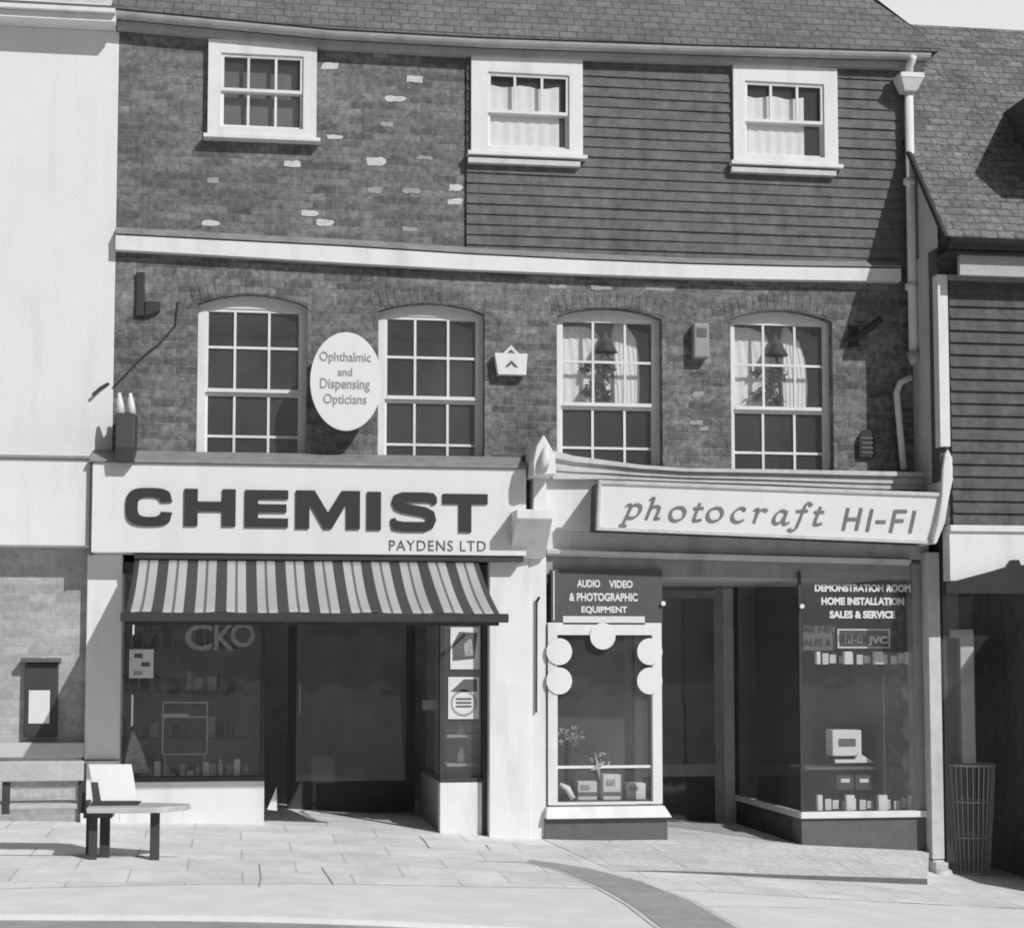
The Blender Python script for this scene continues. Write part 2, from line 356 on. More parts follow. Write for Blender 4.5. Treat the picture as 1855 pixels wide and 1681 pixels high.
# ================================================================= MAIN BRICK BUILDING
XR = 7.33; HT = 7.35
bld = thing('brick_building', 'old three storey brick building with dark boarded upper right wall and white band', 'building')
def arch(x0, z0, x1, zs, rise, n=10):
    pts = [(x0, z0), (x1, z0)]
    for i in range(n+1):
        t = i/n; pts.append((x1+(x0-x1)*t, zs+rise*math.sin(PI*t)**.8 if 0 < t < 1 else zs))
    return pts
low = []   # lower sash windows: outer px x0,x1, spring py, crown py, bars, rows, right pane limit
LW = [((357, 556), 552, 533, (425, 487), (630, 711, 790), 372, 545),
      ((685, 878), 566, 549, (752, 812), (648, 724, 805), 697, 866),
      ((1009, 1200), 575, 558, (1075, 1133), (656, 736, 811), 1016, 1186),
      ((1324, 1509), 580, 562, (1384, 1441), (662, 743, 820), 1328, 1496)]
ZB = P(620, 880)[1]
for w_ in LW:
    (a, b), sp, cr = w_[0], w_[1], w_[2]
    x0, x1 = P(a, 700)[0], P(b, 700)[0]; zs = P((a+b)/2, sp)[1]; zc = P((a+b)/2, cr)[1]
    low.append((x0, x1, zs, zc))
upw = [(377, 80, 573, 252), (852, 100, 1053, 283), (1325, 124, 1513, 300)]
UR = [RC(*q) for q in upw]
bandT = [(205, 426), (420, 437), (620, 447), (840, 461), (1040, 471), (1240, 479), (1440, 484), (1632, 487)]
bandB = [(205, 452), (420, 464), (620, 476), (840, 488), (1040, 496), (1240, 503), (1440, 507), (1632, 510)]
zsplit = P(900, 470)[1]
zlo = P(600, 1000)[1]
me = shape2d([[(0, zlo), (XR, zlo), (XR, 4.95), (0, 5.05)]] + [arch(x0, ZB, x1, zs, zc-zs) for x0, x1, zs, zc in low], 0, .3)
obj('brick_wall', me, 'brick_low', bld)
me = shape2d([[(0, 5.054), (XR, 4.954), (XR, HT), (0, HT)]] + [[(r[0]+.05, r[1]+.05), (r[2]-.05, r[1]+.05), (r[2]-.05, r[3]-.05), (r[0]+.05, r[3]-.05)] for r in UR], 0, .3)
obj('upper_brick_wall', me, 'brick', bld)
bm = new(); box(bm, XR-.3, XR, .3, 6, -.6, HT); box(bm, 0, .25, .3, 6, zlo, HT); box(bm, 0, XR, 5.9, 6.1, -.6, HT)
obj('side_wall', bm, 'brick_low', bld)
obj('end_pier', bx(XR-.05, XR, 0, .3, -.6, zlo-.003), 'midgrey', bld)
bm = new(); box(bm, .25, XR-.3, .3, 5.9, 4.98, 5.02); box(bm, .25, XR-.3, .3, 5.9, 2.7, 2.76); box(bm, .25, XR-.3, .3, 5.9, 7.1, 7.15); box(bm, .25, XR-.3, 3.4, 3.5, 2.77, 4.97); box(bm, .25, XR-.3, 3.4, 3.5, 5.03, 7.09)
obj('room_lining', bm, 'interior', bld)
# patched pale bricks
sp_ = [(598, 120, 34, 12, 0), (752, 144, 30, 12, 0), (716, 180, 36, 10, 0), (702, 226, 26, 8, 1), (386, 327, 24, 10, 1), (530, 297, 34, 11, 0), (682, 293, 36, 14, 0), (770, 287, 30, 7, 1), (825, 341, 24, 12, 0),
       (825, 366, 26, 11, 0), (382, 405, 32, 11, 0), (560, 387, 32, 10, 0), (588, 404, 34, 11, 0), (680, 345, 26, 10, 1), (745, 347, 34, 9, 1), (742, 415, 28, 8, 1), (606, 249, 30, 9, 0), (690, 102, 24, 8, 1)]
def ragged(q, y):
    bm = new(); w_, h = q[2]-q[0], q[3]-q[1]; j = lambda e: random.uniform(-e, e)
    prism(bm, [(q[0]+w_*a+j(.012), q[1]+h*b+j(.007)) for a, b in ((.03, .1), (.2, 0), (.45, .04), (.7, 0), (.95, .08), (1, .5), (.96, .93), (.75, 1), (.5, .95), (.25, 1), (.04, .9), (0, .5))], y, .02)
    return bm
for k, (a, b, w2, h2, f) in enumerate(sp_):
    q = RC(a-w2/2, b-h2/2, a+w2/2, b+h2/2); obj('pale_brick', ragged(q, -.004-.001*(k % 3)), 'brick_pale' if not f else 'brick_faded', bld)
for (a, b, w2, h2) in [(1265, 714, 18, 9), (1262, 766, 26, 9), (1275, 776, 16, 7), (1195, 523, 50, 8), (1090, 522, 40, 7), (1010, 520, 36, 7)]:
    q = RC(a-w2/2, b-h2/2, a+w2/2, b+h2/2); obj('pale_brick', ragged(q, -.004), 'brick_faded', bld)
# gauged arches above the lower windows
for x0, x1, zs, zc in low:
    bm = new(); n = 16
    for i in range(n):
        t0, t1 = i/n+.004, (i+1)/n-.004
        def ap(t, h): return (x0-.04+(x1-x0+.08)*t, zs+(zc-zs)*math.sin(PI*min(max(t, 0), 1))**.8+h)
        a, b, c, d = ap(t0, .008), ap(t1, .008), ap(t1, .15), ap(t0, .15)
        prism(bm, [a, b, (c[0]+(t1-.5)*.08, c[1]), (d[0]+(t0-.5)*.08, d[1])], -.005, .05)
    obj('brick_arch', bm, 'brick', bld)
# weatherboard cladding
bm = new(); xb0 = P(845, 300)[0]; xb1 = P(1640, 300)[0]; zt = P(1240, 112)[1]; zb_ = P(1240, 476)[1]
nb = 20; pitch = (zt-zb_)/nb
for i in range(nb):
    za = zb_+i*pitch
    if za > 6.98: continue
    segs = [(xb0, xb1)]
    zm0, zm1 = za, za+pitch+.012
    for r in UR[1:]:
        if zm1 > r[1]-.06 and zm0 < r[3]:
            ns = []
            for s0, s1 in segs:
                if r[0] > s0 and r[0] < s1: ns.append((s0, r[0]+.02))
                if r[2] > s0 and r[2] < s1: ns.append((r[2]-.02, s1))
                if not (s0 < r[0] < s1) and not (s0 < r[2] < s1) and not (r[0] <= s0 and r[2] >= s1): ns.append((s0, s1))
            segs = ns
    for s0, s1 in segs:
        if s1-s0 < .02: continue
        n = max(2, int((s1-s0)/.6)); jit = [random.uniform(-.004, .004) for _ in range(n+1)]
        for k in range(n):
            xa, xb = s0+(s1-s0)*k/n, s0+(s1-s0)*(k+1)/n; ja, jb = jit[k], jit[k+1]
            hexa(bm, [(xa, -.040+ja, zm0), (xb, -.040+jb, zm0), (xb, -.006, zm0), (xa, -.006, zm0), (xa, -.022+ja/2, zm1), (xb, -.022+jb/2, zm1), (xb, -.006, zm1), (xa, -.006, zm1)])
obj('weatherboard_cladding', bm, 'board', bld)
# white band, sagging as the old floor does
def pathpx(l, Y): return [P(a, b, Y) for a, b in l]
bt, bb = pathpx(bandT, -.1), pathpx(bandB, -.1)
bm = new(); rings = []
for i, (t, b) in enumerate(zip(bt, bb)):
    x = t[0] if i else 0.0
    rings.append([bm.verts.new(v) for v in ((x, -.1, b[1]), (x, -.1, t[1]), (x, .02, t[1]+.01), (x, .02, b[1]))])
bm.faces.new(rings[0]); bm.faces.new(rings[-1][::-1])
for a, b in zip(rings, rings[1:]):
    for i in range(4): bm.faces.new([a[i], b[i], b[(i+1) % 4], a[(i+1) % 4]])
obj('band_board', bm, 'white', bld)
bm = new(); sweep(bm, [(-.11, 0), (-.11, .012), (-.012, .075), (-.012, 0)], [(0 if i == 0 else t[0], 0, t[1]+.014) for i, t in enumerate(bt)])
obj('band_flashing', bm, 'lead', bld)
# upper windows
def upper_window(r, panes, rail, blind):
    x0, z0, x1, z1 = r
    wn = obj('window', shape2d([[(x0, z0), (x1, z0), (x1, z1), (x0, z1)], [(panes[0], panes[1]), (panes[2], panes[1]), (panes[2], panes[3]), (panes[0], panes[3])]], -.075, .12), 'white', bld, .006)
    px0, pz0, px1, pz1 = panes
    f = .028; bm = new()
    zr = rail
    for (a, b, y) in ((zr, pz1, -.055), (pz0, zr+.02, -.025)):
        e = .0015
        box(bm, px0-e, px0+f, y, y+.035, a, b); box(bm, px1-f, px1+e, y, y+.035, a, b)
        box(bm, px0+f, px1-f, y+.001, y+.034, b-f, b+(e if b == pz1 else 0)); box(bm, px0+f, px1-f, y+.001, y+.034, a-(e if a == pz0 else 0), a+f)
        for k in (1, 2):
            if blind and a == pz0: continue
            xm = px0+(px1-px0)*k/3; box(bm, xm-.011, xm+.011, y+.003, y+.03, a+f, b-f)
    obj('sash', bm, 'white', wn)
    obj('glass_pane', bx(px0+.01, px1-.01, -.008, -.005, pz0+.01, pz1-.01), 'glass', wn)
    s0 = new(); box(s0, x0-.035, x1+.035, -.12, .03, z0-.035, z0+.0); obj('sill', s0, 'white', wn, .004)
    return wn
pan = [RC(400, 104, 549, 236), RC(882, 138, 1029, 272), RC(1346, 154, 1489, 287)]
rails = [P(475, 171)[1], P(955, 210)[1], P(1417, 226)[1]]
for i in range(3):
    wn = upper_window(UR[i], pan[i], rails[i], i > 0)
    if i == 0: obj('blind', bx(pan[0][0]-.1, pan[0][2]+.1, .06, .065, pan[0][1]-.03, pan[0][3]+.03), 'midgrey', wn)
    if i:
        px0, pz0, px1, pz1 = pan[i]
        # pale curtain panel with soft folds, stopping short of the head and the right side
        bm = new(); n = 40; xa, xb = px0-.1, px1-(.08 if i == 1 else .17); zt_ = pz1-(.10 if i == 1 else .12)
        a = [bm.verts.new((xa+(xb-xa)*k/n, .02+.004*math.sin(k*1.1), pz0-.02)) for k in range(n+1)]; b = [bm.verts.new((xa+(xb-xa)*k/n, .02+.003*math.sin(k*1.1), zt_+.012*math.sin(k*.35))) for k in range(n+1)]
        for k in range(n): bm.faces.new([a[k], a[k+1], b[k+1], b[k]])
        obj('curtain', bm, 'curtain', wn)
        r = UR[i]
        obj('weather_strip', bx(r[0]-.03, r[2]-.03, -.1, -.02, r[1]-.105, r[1]-.06), 'white_old', wn)
# lower windows
plist = []
for i, w_ in enumerate(LW):
    x0, x1, zs, zc = low[i]; (a, b), sp, cr, bars, rws, pl, pr_ = w_
    YW = .11
    xa, xb = P(pl, 700, YW)[0], P(pr_, 700, YW)[0]
    ztop = P((a+b)/2, sp+(4 if i < 2 else 0), YW)[1]-.02
    hole = [(xa, ZB+.1), (xb, ZB+.1), (xb, ztop), (xa, ztop)]
    wn = obj('window', shape2d([arch(x0-.02, ZB-.02, x1+.02, zs+.02, zc-zs+.01), hole], YW, .09), 'white', bld)
    zr = [P((a+b)/2, r_, YW)[1] for r_ in rws]
    bx_ = [P(c_, 690, YW)[0] for c_ in bars]
    up_, lo_ = new(), new()
    y1, y2 = YW+.012, YW+.045
    for bm, z0, z1, y, mid in ((up_, zr[1], ztop, y1, zr[0]), (lo_, ZB+.1, zr[1], y2, zr[2])):
        box(bm, xa-.001, xa+.022, y, y+.03, z0, z1); box(bm, xb-.022, xb+.001, y, y+.03, z0, z1)
        box(bm, xa+.022, xb-.022, y+.001, y+.029, z1-.03, z1); box(bm, xa+.022, xb-.022, y-.006, y+.029, z0, z0+.032)
        for c_ in bx_: box(bm, c_-.011, c_+.011, y+.003, y+.027, z0+.032, z1-.03)
        box(bm, xa+.022, xb-.022, y+.005, y+.025, mid-.011, mid+.011)
        if bm is lo_:
            m2 = ZB+.1+(zr[2]-zr[1])*-0+.0
    obj('upper_sash', up_, 'white', wn); obj('lower_sash', lo_, 'white', wn)
    obj('glass_pane', bx(xa+.01, xb-.01, YW+.034, YW+.037, zr[1]+.01, ztop-.01), 'glass', wn)
    obj('glass_pane', bx(xa+.01, xb-.01, YW+.067, YW+.070, ZB+.11, zr[1]), 'glass', wn)
    obj('sill', bx(x0-.06, x1+.06, -.06, YW-.002, ZB-.09, ZB+.0), 'stone', wn)
    if i >= 2:
        YC = .27; wd = xb-xa
        def cu_(us, nm='curtain'):
            bm = new(); n = 30; rw = []
            for z_, u0, u1 in us: rw.append([bm.verts.new((xa+wd*(u0+(u1-u0)*k/n), YC+.004*math.sin(k*1.3+i), z_)) for k in range(n+1)])
            for p, q in zip(rw, rw[1:]):
                for k in range(n): bm.faces.new([p[k], p[k+1], q[k+1], q[k]])
            obj(nm, bm, 'curtain', wn)
        H = ztop-zr[1]; Z = lambda t: zr[1]+.01+H*t
        cu_([(Z(0), -.06, .60), (Z(.35), -.06, .57), (Z(.6), -.06, .53), (Z(.76), -.06, .49), (Z(.86), -.06, .42), (Z(.93), -.06, .3)] if i == 2 else [(Z(0), -.06, .58), (Z(.3), -.06, .53), (Z(.6), -.06, .51), (Z(.78), -.06, .45), (Z(.88), -.06, .40), (Z(.95), -.06, .22)])
        cu_([(Z(0), .602, .87), (Z(.3), .58, .88), (Z(.6), .545, .87), (Z(.8), .57, .84), (Z(.99), .61, .72)] if i == 2 else [(Z(0), .582, .84), (Z(.3), .57, .86), (Z(.6), .54, .83), (Z(.8), .56, .77), (Z(.97), .60, .64)])
        cx_ = xa+wd*.49
        lp = thing('pendant_lamp', 'dark cone lampshade hanging in the %s curtained first floor window' % ('left' if i == 2 else 'right'), 'lamp', group='lamps hung in the curtained windows')
        bm = new(); tube(bm, [(cx_, .2, Z(.62)), (cx_, .2, Z(.85))], [.12, .015], 20); obj('lamp_shade', bm, 'dark', lp)
        bm = new(); tube(bm, [(cx_, .2, Z(.85)), (cx_, .2, Z(1.1))], .006, 8); obj('cord', bm, 'dark', lp)
        pp = thing('potted_plant', 'leafy dark potted plant behind the glass of the %s curtained window' % ('left' if i == 2 else 'right'), 'plant', group='plants in the curtained windows')
        bm = new(); tube(bm, [(cx_, .2, Z(.01)), (cx_, .2, Z(.1))], [.05, .07], 16); obj('pot', bm, 'dark', pp)
        bm = new()
        for (u_, v_, ra, n_) in ((.50, .42, .085, 130), (.42, .22, .07, 90), (.50, .12, .07, 80), (.28, .42, .045, 40), (.30, .16, .05, 50)):
            leaves(bm, (xa+wd*u_, .2, Z(v_)), (ra, .02, ra), n_, .032)
        obj('foliage', bm, 'leaf', pp)
        # small shelf carrying the plant
        obj('window_shelf', bx(xa, xb, .16, .25, Z(-.03), Z(.0)), 'grey_paint', wn)
# eaves, gutter, roof
eL = [(215, 52), (600, 88), (860, 102), (1240, 115), (1690, 127)]     # gutter underside
ep = [(P(a, b, -.08)[0], P(a, b, -.08)[1]+.085) for a, b in eL]; ep[0] = (-.02, ep[0][1]); ep[-1] = (XR+.12, ep[-1][1])
bm = new(); sweep(bm, [(-.045, -.02), (-.045, -.085), (.055, -.085), (.055, -.02)], [(x, -.06, z) for x, z in ep]); obj('fascia_board', bm, 'gutter', bld)
bm = new(); sweep(bm, [(-.10+.06*math.cos(PI+PI*k/8), .06*math.sin(PI+PI*k/8)) for k in range(9)], [(x, -.065, z+.03) for x, z in ep]); obj('gutter', bm, 'gutter', bld)
bm = new(); sweep(bm, [(-.19, 0.0), (-.19, .028), (.1, .028), (.1, 0.0)], [(x, 0, z+.035) for x, z in ep]); obj('eaves_board', bm, 'gutter', bld)
bm = new()
rz = 2.4; ryk = 1.9
e0, e1 = ep[0], ep[-1]
rd = [(-.10, -.36, e0[1]+.045), (XR+.2, -.36, e1[1]+.045)]
tn = 1.05
st = [(-.06, -.24, ep[0][1]+.07)] + [(x, -.24, z+.07) for x, z in ep[1:-1]] + [(XR+.22, -.24, ep[-1][1]+.07)]
rings = []
for x, y, z in st:
    t = (x+.14)/(XR+.36); xt = .35 + t*(XR-1.9)
    rings.append([bm.verts.new((x, y, z)), bm.verts.new((xt, y+2.0, 7.35+2.0*tn+.2)), bm.verts.new((xt, y+2.0, 7.2+2.0*tn)), bm.verts.new((x, y, z-.03))])
bm.faces.new(rings[0]); bm.faces.new(rings[-1][::-1])
for a, b in zip(rings, rings[1:]):
    for i in range(4): bm.faces.new([a[i], b[i], b[(i+1) % 4], a[(i+1) % 4]])
obj('roof', bm, 'tile', bld)
bm = new(); a = Vector(st[-1]); b = Vector((.35+XR-1.9, 1.6, 7.35+2.0*tn+.2)); q = Vector((XR+.22, 6.3, a.z))
bm.faces.new([bm.verts.new(v) for v in (a+Vector((0, .01, 0)), q, Vector((b.x, 4.0, b.z)), b)])
a2 = Vector(st[0]); b2 = Vector((.35, 1.6, 7.35+2.0*tn+.2)); q2 = Vector((-.14, 6.3, a2.z))
bm.faces.new([bm.verts.new(v) for v in (a2, b2, Vector((b2.x, 4.0, b2.z)), q2)])
bm.faces.new([bm.verts.new(v) for v in (b2, b, Vector((b.x, 4.0, b.z)), Vector((b2.x, 4.0, b.z)))])
obj('hip_roof', bm, 'tile', bld)
# rainwater pipe
dp = thing('drainpipe', 'white rainwater pipe with square hopper head down the right end of the brick wall', 'drainpipe')
hx, hz = P(1647, 150, -.16)
bm = new(); hexa(bm, [(hx-.06, -.2, hz-.09), (hx+.06, -.2, hz-.09), (hx+.06, -.06, hz-.09), (hx-.06, -.06, hz-.09), (hx-.11, -.25, hz+.02), (hx+.11, -.25, hz+.02), (hx+.11, -.05, hz+.02), (hx-.11, -.05, hz+.02)])
box(bm, hx-.115, hx+.115, -.255, -.045, hz+.021, hz+.07); obj('hopper', bm, 'white', dp, .005)
bm = new(); tube(bm, [(hx, -.15, hz+.06), (hx-.01, -.2, hz+.14), (hx-.01, -.3, hz+.2)], [.05, .035, .035]); obj('swan_neck', bm, 'white', dp, smooth=True)
xq, zq = P(1655, 655, -.12)
bm = new(); tube(bm, [(hx+.01, -.12, hz-.08), (xq+.0, -.12, zq)], .042, 14); obj('pipe', bm, 'white', dp, smooth=True)
for b_ in (330, 520):
    zc_ = P(1650, b_, -.12)[1]; bm = new(); tube(bm, [(hx, -.12, zc_-.03), (hx, -.12, zc_+.03)], .056, 14); obj('pipe_collar', bm, 'white', dp, smooth=True)
lp = thing('drainpipe', 'bent white waste pipe rising behind the right end of the hi-fi shop sign', 'drainpipe')
bm = new(); tube(bm, [P(1637, 850, -.1)[:1]+(-.1, P(1637, 850, -.1)[1]), (P(1624, 712, -.1)[0], -.1, P(1624, 712, -.1)[1]), (P(1630, 694, -.1)[0], -.1, P(1630, 694, -.1)[1]), (P(1650, 684, -.1)[0], -.1, P(1650, 684, -.1)[1])], .03, 12)
obj('pipe', bm, 'white', lp, smooth=True)
q = P(1655, 650, -.12); bm = new(); tube(bm, [(q[0], -.12, q[1]+.06), (q[0], -.12, q[1]-.06)], [.07, .03], 14); obj('pipe_funnel', bm, 'gutter', lp, smooth=True)
# fittings on the wall
def fit(name, label, cat, px0, py0, px1, py1, y0, m, bev=.01):
    q = RC(px0, py0, px1, py1, y0); o = obj(name, bx(q[0], q[2], y0, 0.0, q[1], q[3]), m, None, bev); tag(o, label, cat); return o
al = thing('alarm_box', 'pale grey alarm box on the brick wall between the curtained windows', 'alarm box')
q = RC(1257, 585, 1286, 648, -.12); obj('case', bx(q[0], q[2], -.12, -.001, q[1], q[3]), 'grey_paint', al, .02)
obj('bell_grille', bx(q[0]+.03, q[2]-.03, -.126, -.119, q[3]-.13, q[3]-.05), 'midgrey', al)
al = thing('wall_bracket', 'dark iron tie bracket high on the left end of the brick wall', 'bracket')
q = RC(246, 492, 262, 572, -.05); obj('plate', bx(q[0], q[2], -.04, -.001, q[1], q[3]), 'iron', al, .01)
q2 = RC(262, 545, 290, 568, -.05); bm = new(); prism(bm, [(q2[0]+.001, q2[1]-.03), (q2[2], q2[1]+.02), (q2[2], q2[3]), (q2[0]+.001, q2[3])], -.05, -.001); obj('hook', bm, 'iron', al, .01)
al = thing('wall_bracket', 'black slanting iron bracket on the wall left of the bent waste pipe', 'bracket')
a = P(1542, 612, -.06); b = P(1600, 575, -.2)
bm = new(); tube(bm, [(a[0], -.02, a[1]), (a[0]+.05, -.1, a[1]), (b[0], -.16, b[1])], .035, 10); obj('arm', bm, 'iron', al)
q = RC(1538, 590, 1556, 628, -.02); obj('plate', bx(q[0], q[2], -.02, -.001, q[1], q[3]), 'iron', al, .004)
al = thing('wall_vent', 'dark round-headed vent low on the brick wall beside the waste pipe', 'vent')
q = RC(1556, 778, 1584, 828, -.04); obj('hood', shape2d([arch(q[0], q[1], q[2], q[3]-.07, .07)], -.05, .048), 'iron', al)
bm = new()
for k in range(4): box(bm, q[0]+.02, q[2]-.02, -.058, -.051, q[1]+.03+k*.045, q[1]+.05+k*.045)
obj('louvre', bm, 'midgrey', al)
# cable running across the wall
bm = new(); cpts = [(322, 548), (318, 590), (290, 622), (255, 650), (225, 682), (205, 702)]
tube(bm, [(P(a, b)[0], -.012, P(a, b)[1]) for a, b in cpts], .008, 6); tag(obj('wall_cable', bm, 'iron'), 'thin dark cable looping down the left end of the brick wall', 'cable')
# oval sign
ov = thing('oval_sign', 'white oval hanging sign with grey lettering between the two bare sash windows', 'sign')
YO = -.28; q = RC(562, 602, 692, 780, YO); ocx, ocz, orx, orz = (q[0]+q[2])/2, (q[1]+q[3])/2, (q[2]-q[0])/2, (q[3]-q[1])/2
obj('board', shape2d([[(ocx+orx*math.cos(2*PI*k/72), ocz+orz*math.sin(2*PI*k/72)) for k in range(72)]], YO, .05), 'sign_white', ov, .006)
for s, (a, b, c_, d) in (('Ophthalmic', (579, 638, 672, 660)), ('and', (612, 667, 638, 681)), ('Dispensing', (580, 686, 670, 710)), ('Opticians', (586, 714, 664, 737))):
    r = RC(a, b, c_, d, YO); obj('lettering', text(s, r[0], r[1], r[2], r[3], YO-.002, bold=.004), 'letter_soft', ov)
for e in (.2, -.2):
    bm = new(); tube(bm, [(ocx, -.23, ocz+e), (ocx, 0, ocz+e)], .02, 8); obj('bracket', bm, 'iron', ov)
# small white sign
sg = thing('small_sign', 'small white sign board on the brick wall right of the second sash window', 'sign')
YS = -.1; q = RC(898, 640, 955, 679, YS); bm = new(); prism(bm, [(q[0]+.02, q[1]), (q[2]-.01, q[1]), (q[2]+.005, q[3]), (q[0]-.01, q[3])], YS, -.02); obj('board', bm, 'white', sg, .006)
m_ = (q[0]+q[2])/2; bm = new(); prism(bm, [(m_-.07, q[3]+.004), (m_-.04, q[3]+.004), (m_, q[3]+.04), (m_+.04, q[3]+.004), (m_+.07, q[3]+.004), (m_, q[3]+.075)], YS+.02, YS+.035); obj('hanger', bm, 'white', sg)
bm = new(); prism(bm, [(m_-.06, q[1]+.07), (m_-.03, q[1]+.07), (m_, q[1]+.10), (m_+.03, q[1]+.07), (m_+.06, q[1]+.07), (m_, q[1]+.13)], YS-.004, YS-.0005); obj('emblem', bm, 'letter_grey', sg)
# ================================================================= LEFT WHITE BUILDING
lb = thing('white_building', 'white stuccoed building with jettied upper wall at the left edge', 'building')
zj = P(90, 988)[1]; zg = g0(-.5)
bm = new(); box(bm, -14, -.004, 0, .3, zj, P(100, 36, -.24)[1]); obj('stucco_wall', bm, 'stucco', lb)
zs_ = P(90, 831, -.30)[1]; xe_ = P(164, 900, -.30)[0]; zj3 = P(90, 988, -.30)[1]
obj('shop_fascia', bx(-14, xe_-.002, -.30, -.0005, zj3, zs_), 'stucco', lb, .006)
bm = new(); extr(bm, [(-.33, 0), (-.33, .02), (-.0005, .06), (-.0005, 0)], (-14, 0, zs_+.002), (xe_-.002, 0, zs_+.002)); obj('lead_capping', bm, 'lead', lb)
bm = new(); box(bm, -14, -.02, .0, .3, -.3, zj-.003); obj('lower_wall', bm, 'brick_left', lb)
ze = P(100, 36, -.24)[1]
obj('soffit', bx(-14, -.03, -.16, .35, ze+.003, ze+.04), 'white', lb)
bm = new(); box(bm, -14, -.02, -.26, -.161, ze, ze+.06); box(bm, -14, -.02, -.32, .4, ze+.063, ze+.1); obj('eaves_cornice', bm, 'white', lb)
obj('gutter', bx(-14, -.05, -.3, .3, ze+.103, ze+.13), 'midgrey', lb)
bm = new()
v = [(-14, -.3, ze+.14), (-.06, -.3, ze+.14), (.1, 3.4, 9.6), (-14, 3.4, 9.6)]; bm.faces.new([bm.verts.new(p) for p in v]); obj('roof', bm, 'white_old', lb)
# the dark plinth at the foot of the left wall and pale sill
sl = RC(-60, 1345, 152, 1372, -.12)
bm = new(); box(bm, -14, sl[2], -.13, -.001, sl[1], sl[3]); obj('window_sill', bm, 'stone', lb, .01)
bm = new(); box(bm, -14, sl[2]-.02, -.07, -.001, -.3, sl[1]-.003); obj('plinth', bm, 'brick_left', lb)
a_ = P(168, 716, -.04); b_2 = P(196, 694, -.04); bm = new(); tube(bm, [(a_[0], -.05, a_[1]), ((a_[0]+b_2[0])/2, -.03, (a_[1]+b_2[1])/2+.01), (b_2[0], -.004, b_2[1])], .014, 8)
tag(obj('wall_hook', bm, 'iron'), 'small dark hook fixed to the bare white left wall', 'hook')
# notice case
nc = thing('notice_case', 'dark notice case with a small white paper on the left shaded wall', 'notice board')
q = RC(44, 1200, 104, 1335, -.08); obj('case', bx(q[0], q[2], -.08, -.001, q[1], q[3]), 'dark', nc, .01)
obj('hood', bx(q[0]-.03, q[2]+.02, -.14, -.001, q[3]+.002, q[3]+.04), 'midgrey', nc, .005)
q = RC(52, 1250, 90, 1310, -.085); obj('notice', bx(q[0], q[2], -.088, -.081, q[1], q[3]), 'card', nc)
# ================================================================= CHEMIST SHOPFRONT
cs = thing('chemist_shopfront', 'chemist shop front of dark glass over white stall risers under the striped awning', 'shopfront')
YF = -.05
q = RC(155, 1008, 219, 1378, -.12); obj('pilaster', bx(q[0], q[2], -.1, .3, P(190, 1376, -.12)[1], P(190, 1004, -.12)[1]), 'white', cs, .008)
obj('pilaster_base', bx(q[0]-.02, q[2]+.005, -.15, .3, g0(-.2)-.05, P(190, 1377, -.12)[1]-.002), 'white', cs, .008)
XA = P(221, 1200, YF)[0]; XB = P(884, 1300, YF)[0]; XD0 = P(480, 1300, YF)[0]; XD1 = P(797, 1400, YF)[0]
zr1 = P(360, 1415, YF)[1]; zr2 = P(836, 1417, YF)[1]; zgt = P(500, 1020, YF)[1]
me = bx(q[2]+.006, XD0, YF, .1, g0(.6)-.1, zr1); obj('stall_riser', me, 'white', cs, .006)
me = bx(XD1, XB-.05, YF, .1, g0(3.1)-.1, zr2); obj('stall_riser', me, 'white', cs, .006)
obj('corner_post', bx(XB-.045, XB, YF-.01, .1, g0(3.3)-.08, zgt), 'dark', cs)
# display window glazing, frames, returns to the recessed door
bm = new(); box(bm, q[2]+.006, XD0, YF+.003, .09, zr1+.002, zr1+.04); box(bm, XD1, XB-.047, YF+.003, .09, zr2+.002, zr2+.04)
box(bm, XD0-.04, XD0, YF+.004, .06, zr1+.042, zgt-.1); box(bm, XD1, XD1+.04, YF+.004, .06, zr2+.042, zgt-.1); box(bm, q[2]+.006, XB-.047, YF+.004, .08, zgt-.098, zgt)
zm = P(480, 1145, YF)[1]
obj('window_frame', bm, 'dark', cs)
for g_ in ((q[2]+.01, XD0-.04, .02, .026, zr1+.04, zgt-.1), (XD1+.04, XB-.05, .02, .026, zr2+.04, zgt-.1), (XD1+.01, XD1+.016, .07, 1.7, zr2+.04, zgt-.1), (XD0-.02, XD0-.014, .07, 1.7, zr1+.04, zgt-.1)):
    obj('display_glass', bx(*g_), 'glass', cs)
obj('return_riser', bx(XD1+.001, XD1+.06, .101, 1.7, g0(2.9)-.12, zr2), 'grey_paint', cs); obj('return_riser', bx(XD0-.06, XD0-.001, .101, 1.7, g0(1.3)-.12, zr1), 'grey_paint', cs)
bm = new(); box(bm, q[2]+.01, XD0-.06, .102, 1.7, zr1-.02, zr1); box(bm, XD1+.06, XB-.05, .102, 1.7, zr2-.02, zr2); obj('display_floor', bm, 'grey_paint', cs)
bm = new(); box(bm, -.0, 3.62, 4.0, 4.1, -.2, 2.7); box(bm, -.12, -.02, .64, 4.0, -.2, 2.7); box(bm, 3.55, 3.6, .3, 4.0, -.2, 2.7); box(bm, XD1+.06, 3.54, 1.7, 1.74, .4, 2.6)
obj('shop_interior', bm, 'interior', cs)
obj('shop_ceiling', bx(-.0, 3.55, .1, 3.98, zgt-.03, zgt), 'ceil', cs)
